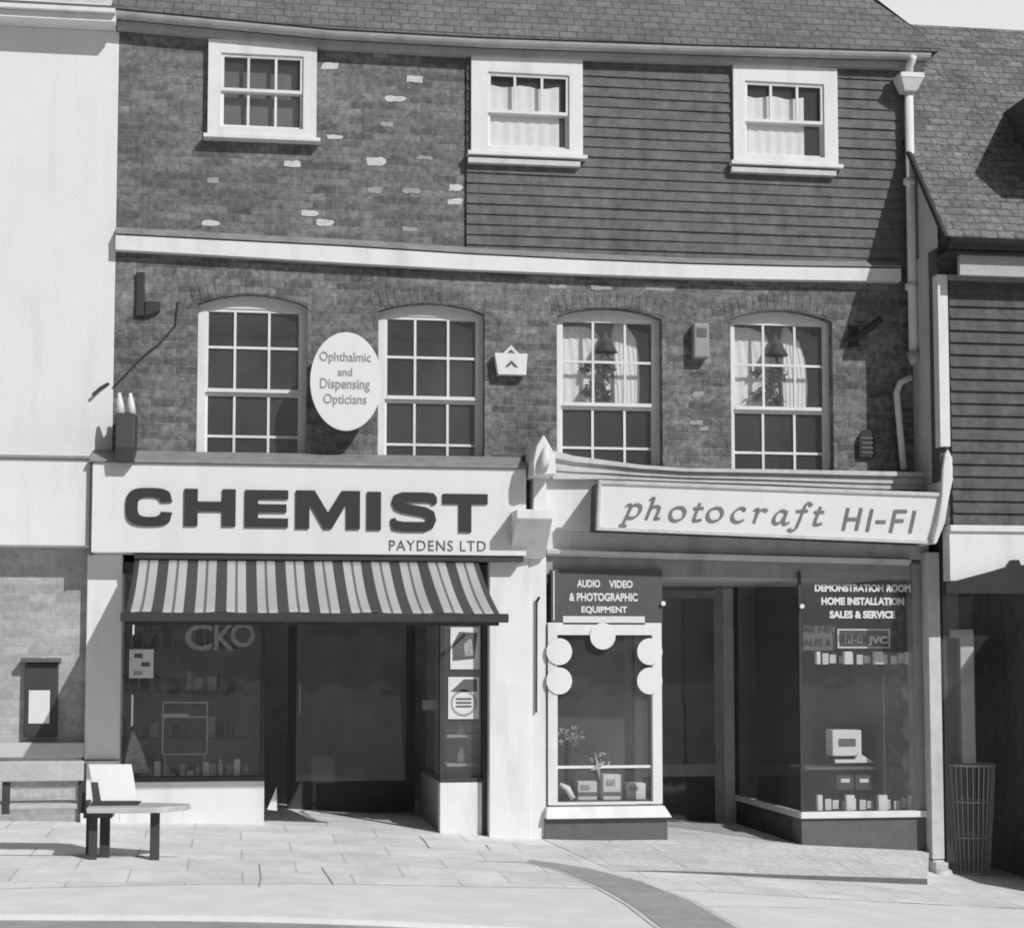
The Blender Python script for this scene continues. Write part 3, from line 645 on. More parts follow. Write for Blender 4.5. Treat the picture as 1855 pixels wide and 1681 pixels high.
# door
bm = new(); dx0, dx1 = XD0+.25, XD1-.05; zd = g0(2)-.02
box(bm, dx0, dx0+.08, 1.7, 1.76, zd, 2.2); box(bm, dx1-.08, dx1, 1.7, 1.76, zd, 2.2); box(bm, dx0+.08, dx1-.08, 1.7, 1.76, 2.1, 2.2); box(bm, dx0+.08, dx1-.08, 1.7, 1.76, zd, zd+.3)
door = obj('door', bm, 'dark', cs); obj('door_glass', bx(dx0+.08, dx1-.08, 1.72, 1.725, zd+.3, 2.1), 'glass', door)
obj('door_handle', bx(dx0+.1, dx0+.12, 1.66, 1.70, 1.0, 1.3), 'steel', door)
# sign
s1 = thing('chemist_sign', 'long white fascia sign reading CHEMIST in bold dark capitals', 'sign')
YC_ = -.36
x0, _ = P(166, 920, YC_); x1 = P(948, 920, -.2)[0]
zt0, zb0 = P(500, 842, YC_)[1], P(500, 1003, YC_)[1]
obj('panel', bx(x0, x1, YC_, -.002, zb0, zt0), 'sign_white', s1, .006)
bm = new(); prism(bm, [(x0-.012, zb0-.01), (x0-.001, zb0-.01), (x0-.001, zt0), (x0-.012, zt0)], YC_-.004, .0); obj('end_trim', bm, 'dark', s1)
bm = new(); extr(bm, [(YC_-.03, 0), (YC_-.03, .02), (-.002, .14), (-.002, 0)], (x0-.02, 0, zt0+.002), (x1, 0, zt0+.002)); obj('lead_capping', bm, 'lead', s1)
bm = new(); box(bm, x0+.36, x1-.02, YC_+.02, -.0, zb0-.05, zb0-.003); obj('lower_trim', bm, 'dark', s1)
# extended bold capitals
def rr(pts, r=.02): return pts
def letterbox(a, b, c_, d): return RC(a, b, c_, d, YC_)
def glyph(ch, r):
    x0, z0, x1, z1 = r; w_, h = x1-x0, z1-z0
    def Pn(l): return [(x0+a*w_, z0+b*h) for a, b in l]
    if ch == 'H': return [Pn([(0, 0), (.26, 0), (.26, .40), (.74, .40), (.74, 0), (1, 0), (1, 1), (.74, 1), (.74, .66), (.26, .66), (.26, 1), (0, 1)])]
    if ch == 'E': return [Pn([(0, 0), (1, 0), (1, .24), (.30, .24), (.30, .40), (.96, .40), (.96, .62), (.30, .62), (.30, .76), (1, .76), (1, 1), (0, 1)])]
    if ch == 'M': return [Pn([(0, 0), (.21, 0), (.21, .66), (.44, 0), (.56, 0), (.79, .66), (.79, 0), (1, 0), (1, 1), (.71, 1), (.5, .42), (.29, 1), (0, 1)])]
    if ch == 'I': return [Pn([(0, 0), (1, 0), (1, 1), (0, 1)])]
    if ch == 'T': return [Pn([(.365, 0), (.635, 0), (.635, .74), (1, .74), (1, 1), (0, 1), (0, .74), (.365, .74)])]
    if ch == 'C':
        # superellipse ring, open at the right
        o, i_ = [], []
        for k in range(49):
            t = R(32)+(2*PI-R(64))*k/48; c_, s = math.cos(t), math.sin(t)
            e = .62
            o.append((.5+.5*math.copysign(abs(c_)**e, c_), .5+.5*math.copysign(abs(s)**e, s)))
            i_.append((.5+.25*math.copysign(abs(c_)**e, c_)+(.25 if c_ > .6 else .0)*0, .5+.26*math.copysign(abs(s)**e, s)))
        o[0] = (.98, .64); o[-1] = (.98, .36); i_[0] = (.74, .62); i_[-1] = (.74, .38)
        return [Pn(o+i_[::-1])]
    if ch == 'S':
        ctr = [(.99, .70), (.97, .80), (.90, .86), (.75, .875), (.5, .88), (.25, .875), (.14, .83), (.12, .74), (.15, .65), (.26, .595), (.5, .55), (.74, .50), (.86, .43), (.88, .31), (.84, .18), (.72, .125), (.5, .12), (.25, .125), (.08, .16), (.02, .24), (.01, .33)]
        hw = .125; wr = .125*h/w_*1.05; L, Rr = [], []
        for k, p in enumerate(ctr):
            a = ctr[max(0, k-1)]; b = ctr[min(len(ctr)-1, k+1)]; tx, tz = (b[0]-a[0])*w_, (b[1]-a[1])*h; ln = math.hypot(tx, tz); nx, nz = -tz/ln, tx/ln
            hwk = hw*h*(.85 if k in (0, len(ctr)-1) else 1)
            cx2, cz2 = x0+p[0]*w_, z0+p[1]*h
            L.append((cx2+nx*hwk, cz2+nz*hwk)); Rr.append((cx2-nx*hwk, cz2-nz*hwk))
        cl = lambda p: (min(max(p[0], x0), x1), min(max(p[1], z0), z1))
        return [[cl(p) for p in L]+[cl(p) for p in Rr[::-1]]]
LB = {0: ('C', 228, 884, 314, 953), 1: ('H', 334, 886, 427, 953), 2: ('E', 444, 888, 522, 955), 3: ('M', 536, 889, 652, 958), 4: ('I', 665, 891, 690, 960), 5: ('S', 708, 892, 791, 963), 6: ('T', 802, 895, 883, 964)}
for k in LB:
    ch, *b_ = LB[k]; me = shape2d(glyph(ch, letterbox(*b_)), YC_-.022, .021); obj('letter', me, 'letter', s1, .006)
r = letterbox(705, 979, 880, 998); obj('small_lettering', text('PAYDENS LTD', *r, YC_-.002, space=1.15), 'letter_grey', s1)
# end consoles of the chemist fascia
def console(px_, py_top, py_bot, w2, depth, m, label, pale=True, par=None):
    o = thing('fascia_console', label, 'bracket') if par is None else par
    return o
co = thing('fascia_console', 'dark projecting bracket with two pale tips above the left end of the white sign', 'bracket')
a = P(212, 770, -.3)[0]; b = P(246, 770, -.3)[0]; zt_ = P(230, 752, -.3)[1]; zb2 = P(230, 836, -.3)[1]
bm = new(); extr(bm, [(-.02, zb2-.02), (-.50, zb2-.02), (-.52, zb2+.1), (-.44, zt_), (-.02, zt_+.03)], (a, 0, 0), (b, 0, 0)); obj('body', bm, 'dark', co, .008)
for e in (a+.02, b-.045):
    bm = new(); tube(bm, [(e+.012, -.3, zt_-.01), (e+.005, -.3, zt_+.09), (e-.005, -.3, zt_+.19)], [.035, .03, .012], 10); obj('tip', bm, 'white', co, smooth=True)
# awning
aw = thing('striped_awning', 'striped roller awning pulled out under the white sign', 'awning')
YT, YB = -.3, -1.62
tL, tR = P(240, 1012, YT), P(895, 1016, YT); bL, bR = P(226, 1106, YB), P(918, 1106, YB)
XL, XRr = bL[0], P(905, 1106, YB)[0]; zt_, zb2 = tL[1], bL[1]-.01
def stripe_x(px): return P(px, 1085, YB+.3)[0]
m = bpy.data.materials.new('awning_canvas'); m.use_nodes = True; n = m.node_tree; b_ = n.nodes['Principled BSDF']; b_.inputs['Roughness'].default_value = .9
tc = n.nodes.new('ShaderNodeTexCoord'); spx = n.nodes.new('ShaderNodeSeparateXYZ'); n.links.new(tc.outputs['Object'], spx.inputs[0])
NS = 12; PW = (XRr-XL)/NS
mm = n.nodes.new('ShaderNodeMath'); mm.operation = 'MULTIPLY_ADD'; mm.inputs[1].default_value = 1/PW; mm.inputs[2].default_value = -XL/PW+.12+8
fr = n.nodes.new('ShaderNodeMath'); fr.operation = 'FRACT'; n.links.new(spx.outputs[0], mm.inputs[0]); n.links.new(mm.outputs[0], fr.inputs[0])
cr = n.nodes.new('ShaderNodeValToRGB'); cr.color_ramp.interpolation = 'CONSTANT'; el = cr.color_ramp.elements
el[0].position = 0; el[0].color = (.07, .07, .07, 1); el[1].position = .30; el[1].color = (.5, .5, .5, 1)
for p_, c_ in ((.57, .16), (.66, .5), (.93, .07)):
    e = el.new(p_); e.color = (c_, c_, c_, 1)
n.links.new(fr.outputs[0], cr.inputs[0]); n.links.new(cr.outputs[0], b_.inputs['Base Color'])
M['awning'] = m
bm = new(); nx, ny = 60, 10; grid = []
for i in range(nx+1):
    x = XL+(XRr-XL)*i/nx; col_ = []
    for j in range(ny+1):
        t = j/ny; sag = -.04*math.sin(PI*t)*(1+.35*math.sin(i*.7)+.25*math.sin(i*.31+1)) + .006*math.sin(i*.52)*t; edge = .0
        col_.append(bm.verts.new((x, YT+(YB-YT)*t, zt_+(zb2-zt_)*t+sag)))
    grid.append(col_)
for i in range(nx):
    for j in range(ny): bm.faces.new([grid[i][j], grid[i+1][j], grid[i+1][j+1], grid[i][j+1]])
ob = obj('canvas', bm, 'awning', aw, smooth=True); sm_ = ob.modifiers.new('thick', 'SOLIDIFY'); sm_.thickness = .004
zbar = P(560, 1122, YB)[1]
bm = new(); box(bm, XL-.03, bR[0]+.01, YB-.045, YB+.015, zbar-.02, zb2-.004); obj('front_bar', bm, 'iron', aw, .006)
bm = new(); n_ = 40
va = [bm.verts.new((XL+(XRr-XL)*k/n_, YB+.02+.004*math.sin(k), zb2-.02)) for k in range(n_+1)]; vb = [bm.verts.new((XL+(XRr-XL)*k/n_, YB+.03, zbar-.045)) for k in range(n_+1)]
for k in range(n_): bm.faces.new([va[k], va[k+1], vb[k+1], vb[k]])
obj('valance', bm, 'dark', aw)
for xx in (XL+.03, XRr-.02):
    bm = new(); tube(bm, [(xx, YB, zbar+.0), (xx, -.75, zbar+.16), (xx, -.1, zbar-.02)], .014, 8); obj('folding_arm', bm, 'iron', aw)
bm = new(); tube(bm, [(XL, YT+.02, zt_+.0), (XRr, YT+.02, zt_+.0)], .035, 12); obj('roller', bm, 'iron', aw)
# window display of the chemist
def card(name, label, cat, px, y, m='card', group=None, thick=.008):
    q = RC(*px, y); o = obj(name, bx(q[0], q[2], y, y+thick, q[1], q[3]), m); tag(o, label, cat, group); return o
pg = 'advertising cards in the chemist side window'
def poster(label, px, y, kind):
    o = thing('poster', label, 'poster', group=pg); q = RC(*px, y); obj('sheet', bx(q[0], q[2], y, y+.006, q[1], q[3]), 'card', o)
    w_, h = q[2]-q[0], q[3]-q[1]; e = y-.003
    if kind == 0:
        bm = new(); prism(bm, [(q[0]+.02, q[1]+.08*h/.4), (q[2]-.05, q[1]+.25*h), (q[2]-.02, q[3]-.05), (q[0]+.3*w_, q[3]-.04), (q[0]+.02, q[1]+.6*h)], e, e+.002); obj('picture', bm, 'midgrey', o)
        bm = new(); prism(bm, [(q[0]+.5*w_, q[1]+.3*h), (q[0]+.8*w_, q[1]+.35*h), (q[0]+.7*w_, q[1]+.75*h), (q[0]+.45*w_, q[1]+.6*h)], e-.003, e-.001); obj('figure', bm, 'card_grey', o)
    elif kind == 1:
        bm = new(); prism(bm, [(q[0]+.02, q[3]-.35*h), (q[2]-.02, q[3]-.35*h), (q[2]-.02, q[3]-.02), (q[0]+.5*w_, q[3]-.02)], e, e+.002); obj('picture', bm, 'midgrey', o)
        cx2, cz2 = (q[0]+q[2])/2, q[1]+.38*h; ring = [(cx2+.42*w_*math.cos(2*PI*k/32), cz2+.32*h*math.sin(2*PI*k/32)) for k in range(32)]; ring2 = [(cx2+.36*w_*math.cos(2*PI*k/32), cz2+.26*h*math.sin(2*PI*k/32)) for k in range(32)]
        obj('ring', shape2d([ring, ring2], e, .002), 'card_grey', o)
        for k in range(3): obj('text_line', bx(cx2-.25*w_, cx2+.25*w_, e-.002, e, cz2-.1*h+.09*h*k, cz2-.06*h+.09*h*k), 'letter_grey', o)
    else:
        for k in range(3):
            bm = new(); a = q[0]+(.2+.3*(k % 2))*w_; box(bm, a, a+.35*w_, e, e+.002, q[1]+(.1+.3*k)*h, q[1]+(.25+.3*k)*h); obj('picture', bm, 'midgrey', o)
    return o
poster('upper of the two pale printed cards in the narrow chemist window', (816, 1136, 869, 1212), .0, 0)
poster('lower printed card showing a round emblem in the narrow chemist window', (812, 1226, 868, 1302), .0, 1)
o = poster('small square printed card at the far left of the big chemist window', (234, 1176, 278, 1228), .0, 2)
o.children[0].data.materials[0] = M['card_grey']
# faint letters on the chemist glass
fl = thing('window_lettering', 'faint large grey letters high on the left chemist window', 'lettering')
for s, b_ in (('C', (335, 1130, 385, 1178)), ('K', (388, 1132, 425, 1178)), ('O', (418, 1128, 462, 1172))):
    r = RC(*b_, .017); obj('letter', text(s, *r, .019, thick=.002, bold=.02), 'ghost', fl)
# display rack and boxes
rk = thing('display_rack', 'thin wire display rack standing in the big chemist window', 'rack')
q = RC(295, 1272, 375, 1366, .3); bm = new()
for a, b in (((q[0], q[1]), (q[0], q[3])), ((q[2], q[1]), (q[2], q[3])), ((q[0], q[1]), (q[2], q[1])), ((q[0], q[3]), (q[2], q[3])), ((q[0], (q[1]+q[3])/2+.1), (q[2], (q[1]+q[3])/2+.1))):
    tube(bm, [(a[0], .3, a[1]), (b[0], .3, b[1])], .008, 6)
for a in (q[0]+.02, q[2]-.02): tube(bm, [(a, .3, q[1]), (a, .32, zr1)], .008, 6)
obj('frame', bm, 'steel', rk)
obj('shelf', bx(q[0], q[0]+.22, .26, .4, (q[1]+q[3])/2+.1, (q[1]+q[3])/2+.13), 'steel', rk)
gd = 'goods on the chemist window floor'
for k in range(16):
    x = .15+k*.068+random.uniform(-.01, .01); h = random.uniform(.05, .16) if k < 12 else random.uniform(.12, .2)
    bm = new()
    if k % 3 == 0: tube(bm, [(x, .22, zr1), (x, .22, zr1+h*.7), (x, .22, zr1+h*.8), (x, .22, zr1+h)], [.024, .024, .011, .011], 12); nm, ct, what = 'bottle', 'bottle', 'small medicine bottle'
    else: box(bm, x-.027, x+.027, .16+.03*(k % 2), .24+.03*(k % 2), zr1, zr1+h); nm, ct, what = 'carton', 'carton', 'small cardboard carton'
    pos = ['at the far left', 'left of the rack', 'under the rack', 'right of the rack'][min(3, k//4)]
    o = obj(nm, bm, 'card_grey' if k % 2 else 'interior', None, .002); tag(o, '%s on the chemist window floor %s' % (what, pos), ct, gd+' '+ct+' '+pos)
lf = thing('display_card', 'slanted pale showcard leaning at the lower left of the chemist window', 'card')
bm = new(); q = RC(222, 1322, 262, 1400, .1); prism(bm, [(q[0], q[1]), (q[2]+.05, q[1]), (q[2]-.05, q[3]-.1), (q[0]+.08, q[3])], .1, .11); obj('sheet', bm, 'card_grey', lf)
for sh_ in range(3):
    zz = zr1+.32+.42*sh_; o = obj('wall_shelf', bx(-.0, 1.2, 1.25, 1.5, zz-.02, zz), 'midgrey'); tag(o, '%s long dim shelf at the back of the big chemist window' % ('lowest', 'middle', 'top')[sh_], 'shelf')
    for k in range(11):
        x = .05+k*.1+random.uniform(-.015, .015); h = random.uniform(.08, .22); bm = new()
        if random.random() < .4: tube(bm, [(x, 1.33, zz), (x, 1.33, zz+h*.75), (x, 1.33, zz+h)], [.032, .032, .012], 10); nm = 'bottle'
        else: box(bm, x-.04, x+.04, 1.3, 1.38, zz, zz+h); nm = 'carton'
        tag(obj(nm, bm, random.choice(['card_grey', 'midgrey', 'midgrey', 'dark', 'dark']), None, .002), 'dim %s on the %s back shelf of the chemist window' % (nm, ('lowest', 'middle', 'top')[sh_]), nm, '%ss on the %s back shelf' % (nm, ('lowest', 'middle', 'top')[sh_]))
# narrow window shelves with items
for k, (py_, w2) in enumerate(((1330, 1), (1382, 0))):
    q = RC(808, py_, 866, py_+5, .15); sh = obj('glass_shelf', bx(q[0], q[2], .08, .35, q[1], q[3]), 'grey_paint'); tag(sh, ('upper' if k == 0 else 'lower')+' thin shelf in the narrow chemist window', 'shelf')
    xm = P(836, py_, .2)[0]; bm = new()
    if k == 0: tube(bm, [(xm, .2, q[3]), (xm, .2, q[3]+.03), (xm, .2, q[3]+.08)], [.05, .04, .008], 12)
    else: tube(bm, [(xm, .2, q[3]), (xm, .2, q[3]+.08), (xm, .2, q[3]+.11), (xm, .2, q[3]+.14)], [.04, .035, .016, .016], 12)
    tag(obj('bottle', bm, 'card', smooth=True), ('squat pale jar on the upper' if k == 0 else 'tall pale bottle on the lower')+' shelf of the narrow chemist window', 'bottle')
sc_ = card('showcard', 'small price card on the side glass inside the chemist doorway', 'card', (765, 1268, 796, 1286), .6, 'card_grey')
tr = obj('litter', None or (lambda: (lambda b: (prism(b, [(P(484, 1465, .1)[0], P(484, 1466, .1)[1]), (P(502, 1460, .1)[0], P(502, 1468, .1)[1]), (P(501, 1428, .1)[0], P(501, 1425, .1)[1])], .1, .13), b)[1])(new()))(), 'card'); tr.name = 'door_wedge'; tag(tr, 'small pale wedge at the left corner of the chemist doorway', 'wedge')
# ================================================================= PARTY PILASTER
pp = thing('shop_pilaster', 'broad white pilaster standing between the two shops', 'pilaster')
YP = -.16
xa, xb, xc = P(886, 1300, YP)[0], P(957, 1300, YP-.03)[0], P(990, 1300, YP)[0]
zp = P(940, 1008, YP)[1]; zg_ = g0(3.5)-.12
obj('shaft', bx(xa, xb, YP-.03, .3, zg_, zp+.02), 'white', pp, .006)
obj('side_strip', bx(xb+.004, xc, YP, .3, zg_, zp+.14), 'white', pp, .006)
bm = new(); xk0, xk1 = P(932, 960, -.55)[0], P(996, 960, -.5)[0]
extr(bm, [(-.1, -.02), (-.21, -.02), (-.30, .03), (-.46, .15), (-.62, .27), (-.66, .30), (-.66, .38), (-.1, .38)], (xk0, 0, zp+.0), (xk1, 0, zp+.0)); obj('capital', bm, 'white', pp, .01)
ro = P(972, 1190, YP-.02); bm = new(); tube(bm, [(ro[0], YP-.025, P(974, 1090, YP)[1]), (ro[0]-.004, YP-.025, P(971, 1290, YP)[1])], .009, 8)
tube(bm, [(ro[0]+.0, YP-.025, P(974, 1090, YP)[1]), (ro[0]+.02, YP-.05, P(974, 1082, YP)[1])], .012, 8)
tag(obj('awning_rod', bm, 'iron'), 'thin dark awning winding rod on the white pilaster between the shops', 'rod')
# ================================================================= HI-FI SHOPFRONT
hs = thing('hifi_shopfront', 'corner shop front with white framed window, deep doorway and dark glass under the hi-fi sign', 'shopfront')
YH = -.16
HX0, HX1 = xc+.004, P(1697, 1100, -.3)[0]
# fascia back board + frieze + moulding
def sl(x, k=-.028): return k*(x-HX0)
zf1 = P(1042, 862, -.12)[1]; zf0 = P(1042, 962, -.12)[1]
bm = new(); sweep(bm, [(-.12, zf0), (-.12, zf1+.05), (-.002, zf1+.05), (-.002, zf0)], [(HX0, 0, 0), (HX1, 0, sl(HX1))]); obj('fascia_board', bm, 'white', hs)
zn = P(1100, 1003, -.2)[1]
bm = new(); sweep(bm, [(-.14, zn-.02), (-.2, zn-.0), (-.21, zn+.03), (-.14, zn+.05), (-.13, zn+.05), (-.13, zn-.02)], [(HX0, 0, 0), (HX1-.2, 0, sl(HX1)*.6)]); obj('moulding', bm, 'white_old', hs)
bm = new(); sweep(bm, [(-.13, zn+.05), (-.13, zf0-.002), (-.02, zf0-.002), (-.02, zn+.05)], [(HX0, 0, 0), (HX1, 0, sl(HX1)*.8)]); obj('frieze', bm, 'white_old', hs)
zw = P(1320, 1040, YH)[1]
bm = new(); sweep(bm, [(-.12, zw-.02), (-.12, zn-.022), (-.02, zn-.022), (-.02, zw-.02)], [(HX0, 0, 0.01), (HX1, 0, -.02)]); obj('window_head', bm, 'grey_paint', hs)
# left display window
L0, L1 = P(986, 1300, YH)[0]+.03, P(1198, 1300, YH)[0]
zsill1, zsill0 = P(1095, 1452, YH)[1], P(1095, 1481, YH-.05)[1]
zt1, zt0 = P(1095, 1128, YH)[1], P(1095, 1150, YH)[1]
ztop = zw+.03
gx0, gx1 = P(1009, 1300, YH)[0], P(1181, 1300, YH)[0]
bay = obj('bay_frame', shape2d([[(L0, zsill1-.02), (L1, zsill1-.02), (L1, zt1), (L0, zt1)], [(gx0, zsill1), (gx1, zsill1), (gx1, zt0), (gx0, zt0)]], YH-.03, .09), 'white', hs, .006)
bm = new(); hexa(bm, [(L0-.03, YH-.1, zsill0), (L1+.07, YH-.1, zsill0), (L1+.07, .1, zsill0), (L0-.03, .1, zsill0), (L0-.02, YH-.06, zsill0+.1), (L1+.01, YH-.06, zsill0+.1), (L1+.01, .1, zsill0+.1), (L0-.02, .1, zsill0+.1)])
obj('sill', bm, 'white', bay, .006)
obj('display_glass', bx(gx0-.01, gx1+.01, YH+.02, YH+.025, zsill1-.01, zt0+.01), 'glass', bay)
zsh = P(1095, 1388, YH+.05)[1]; obj('glazing_bar', bx(gx0, gx1, YH-.0, YH+.018, zsh-.012, zsh+.012), 'white', bay)
obj('stall_riser', bx(L0-.03, L1+.04, YH-.04, .3, fz(L0)-.2, zsill0-.003), 'midgrey', hs)
# signboard above left window
up1 = obj('transom_panel', bx(gx0-.05, L1+.01, YH-.02, .0, zt1+.003, ztop), 'midgrey', hs)
up1.data.materials[0] = mat('transom_dark', .10, .6, .15, 6)
q = RC(1020, 1116, 1168, 1131, YH-.03); obj('label_strip', bx(q[0], q[2], YH-.03, YH-.0205, q[1], q[3]), 'card', up1)
bm = new(); box(bm, gx0-.035, gx0-.025, YH-.026, YH-.0205, zt1+.02, ztop-.01); obj('pinstripe', bm, 'letter_pale', up1)
wl = thing('window_lettering', 'white lettering on the dark panel above the white framed display window', 'lettering')
for s, b_ in (('AUDIO', (1045, 1050, 1087, 1064)), ('VIDEO', (1103, 1051, 1146, 1065)), ('& PHOTOGRAPHIC', (1031, 1074, 1155, 1089)), ('EQUIPMENT', (1053, 1098, 1136, 1112))):
    r = RC(*b_, YH-.02); obj('line', text(s, *r, YH-.0215, thick=.003, bold=.035), 'letter_pale', wl)
# white discs
dg = 'round white discs stuck round the display window'
for (cx2, cz2, lab) in ((1013, 1180, 'upper left disc'), (1013, 1233, 'lower left disc'), (1092, 1152, 'top middle disc'), (1177, 1180, 'upper right disc'), (1177, 1233, 'lower right disc')):
    c_ = P(cx2, cz2, YH-.04); rr_ = .115
    ring = [(c_[0]+rr_*math.cos(2*PI*k/40), c_[1]+rr_*1.03*math.sin(2*PI*k/40)) for k in range(40)]
    o = obj('window_disc', shape2d([ring], YH-.043-.002*(cz2 % 3), .008), 'sign_white'); tag(o, 'plain white %s on the white framed display window' % lab, 'disc', dg)
# goods in left display window
bm = new(); box(bm, L0, L1-.02, .0, 1.3, zsill1-.04, zsill1-.01); obj('display_floor', bm, 'display_cloth', hs)
obj('display_back', bx(L0, L1-.02, 1.3, 1.34, zsill1-.04, ztop), 'display_cloth', hs)
pl = thing('display_plant', 'trailing plant arrangement in the white framed display window', 'plant')
bm = new(); leaves(bm, (P(1030, 1340, .1)[0], .15, P(1030, 1335, .1)[1]), (.14, .08, .10), 120, .035); leaves(bm, (P(1085, 1375, .1)[0], .12, P(1085, 1375, .1)[1]), (.08, .06, .08), 60, .03); obj('foliage', bm, 'grey_paint', pl)
bm = new(); tube(bm, [(P(1035, 1345, .1)[0], .15, zsill1-.01), (P(1035, 1345, .1)[0], .15, P(1030, 1345, .1)[1])], [.06, .05], 12); tube(bm, [(P(1030, 1345, .1)[0], .15, P(1030, 1350, .1)[1]), (P(1085, 1375, .1)[0], .12, P(1085, 1375, .1)[1])], .01, 6); obj('stem', bm, 'iron', pl)
st_ = thing('star_ornament', 'pale four pointed ornament on the middle bar of the display window', 'ornament'); c_ = P(1083, 1388, YH-.01)
pts = []
for k in range(8):
    rr_ = (.12 if k % 2 == 0 else .03); pts.append((c_[0]+rr_*math.cos(k*PI/4+.3)*.6, c_[1]+rr_*math.sin(k*PI/4+.3)))
obj('star', shape2d([pts], YH-.012, .008), 'card_grey', st_)
pl2 = thing('curved_handset', 'pale curved object at the lower left of the display window', 'ornament'); bm = new()
tube(bm, [(P(1014, 1420, .0)[0], .0, P(1014, 1420, .0)[1]), (P(1028, 1428, .0)[0], .0, P(1028, 1428, .0)[1]), (P(1038, 1444, .0)[0], .0, P(1038, 1446, .0)[1])], [.02, .03, .025], 10); obj('body', bm, 'card', pl2, smooth=True)
for k, (a, w2, h) in enumerate(((1062, 34, .16), (1108, 26, .22), (1150, 30, .14))):
    x = P(a, 1430, .2)[0]; t = thing('radio_set', 'dark %s set in the %s of the white framed display window' % (('portable radio', 'left'), ('tall radio', 'middle'), ('low radio', 'right'))[k], 'radio', group='radio sets in the display window')
    obj('case', bx(x-.09, x+.09, .15, .3, zsill1-.01, zsill1+h), 'interior', t, .01); obj('dial', bx(x-.06, x+.02, .144, .149, zsill1+h*.55, zsill1+h*.8), 'card_grey', t)
# right display window
Rx0, Rx1 = P(1450, 1300, YH)[0], P(1676, 1300, YH)[0]
zrs1, zrs0 = P(1562, 1469, YH)[1], P(1562, 1481, YH-.03)[1]
obj('stall_riser', bx(Rx0, Rx1+.02, YH, .1, fz(Rx1)-.25, zrs0-.003), 'midgrey', hs)
obj('side_riser', bx(Rx0+.001, Rx0+.05, .101, 2.0, fz(Rx0)-.2, zrs0-.003), 'dark', hs)
bm = new(); box(bm, Rx0-.015, Rx1+.01, YH-.035, YH+.05, zrs0, zrs1); obj('sill', bm, 'white', hs, .004)
bm = new(); box(bm, Rx0-.02, Rx0+.03, YH+.051, 2.0, zrs0, zrs1); obj('side_sill', bm, 'white_old', hs, .004)
bm = new(); box(bm, Rx0-.004, Rx0+.022, YH+.0, YH+.03, zrs1+.002, ztop); box(bm, Rx1-.005, Rx1+.02, YH+.0, YH+.03, zrs1+.002, ztop); box(bm, Rx0-.01, Rx0+.03, 1.96, 2.0, zrs1+.002, ztop)
obj('window_frame', bm, 'dark', hs)
obj('display_glass', bx(Rx0+.02, Rx1, YH+.012, YH+.018, zrs1, ztop), 'glass', hs); obj('display_glass', bx(Rx0+.008, Rx0+.013, YH+.04, 1.96, zrs1, ztop), 'glass', hs)
bm = new(); box(bm, Rx0+.05, HX1, .101, 1.9, zrs0-.06, zrs0-.02); obj('display_floor', bm, 'display_cloth', hs)
bm = new(); box(bm, 3.62, HX1, 4.0, 4.1, -.6, 2.7); box(bm, HX1-.03, HX1, .12, 4.0, -.6, 2.6); obj('shop_interior', bm, 'interior', hs)
obj('side_lining', bx(XR-.33, XR-.302, .12, 1.9, -.5, ztop), 'display_cloth', hs)
obj('display_back', bx(Rx0+.2, HX1-.03, 1.9, 1.94, -.5, ztop), 'display_cloth', hs)
obj('shop_ceiling', bx(HX0, HX1, -.019, 3.98, zw-.03, zw+.0), 'ceil', hs)
# door at the back of the recess
Dx0, Dx1 = P(1150, 1300, 2.0)[0], P(1312, 1300, 2.0)[0]
zdf = fz(5)
bm = new(); box(bm, Dx1-.1, Dx1, 2.0, 2.06, zdf-.1, zw-.04); box(bm, Dx0, Dx0+.08, 2.0, 2.06, zdf-.1, zw-.04); box(bm, Dx0+.08, Dx1-.1, 2.0, 2.06, 2.15, 2.23)
door = obj('door', bm, 'grey_paint', hs); zb3 = P(1260, 1406, 2.0)[1]; zb4 = P(1260, 1384, 2.0)[1]
obj('lock_rail', bx(Dx0+.08, Dx1-.1, 2.01, 2.05, zb3, zb4), 'grey_paint', door); obj('kick_panel', bx(Dx0+.08, Dx1-.1, 2.015, 2.045, zdf-.1, zb3-.002), 'dark', door)
obj('door_glass', bx(Dx0+.08, Dx1-.1, 2.02, 2.025, zb4, 2.15), 'glass', door)
obj('side_screen', bx(Dx1, Rx0, 2.0, 2.05, -.5, zw-.04), 'interior_dark', hs)
# right pilaster
qx0, qx1 = P(1684, 1250, -.3)[0], P(1706, 1250, -.3)[0]
cz0 = gz(7.3, -.4)
zc1 = P(1695, 1000, -.3)[1]
rp = thing('slim_pilaster', 'slim weathered white pilaster at the right end of the hi-fi shop', 'pilaster')
bm = new(); box(bm, qx0, qx1, -.3, .0, P(1695, 1556, -.3)[1], zc1); obj('shaft', bm, 'white_old', rp, .006)
bm = new(); box(bm, qx0+.006, qx1+.012, -.36, -.301, P(1695, 1584, -.36)[1], P(1695, 1562, -.36)[1]); box(bm, qx0, qx1-.006, -.32, -.0, cz0-.1, P(1695, 1557, -.3)[1]-.003); obj('base_block', bm, 'white_old', rp, .01)
bm = new(); c_ = P(1704, 1584, -.4); tube(bm, [(c_[0]-.05, -.42, c_[1]-.01), (c_[0]+.09, -.40, c_[1]+.0)], [.055, .05], 12); tube(bm, [(c_[0]-.1, -.42, c_[1]-.1), (c_[0]-.03, -.42, c_[1]-.02)], [.03, .05], 12); obj('drain_shoe', bm, 'white_old', rp, smooth=True)
obj('back_post', bx(qx0-.09, qx0-.004, -.15, .0, -.5, zc1-.1), 'grey_paint', rp)
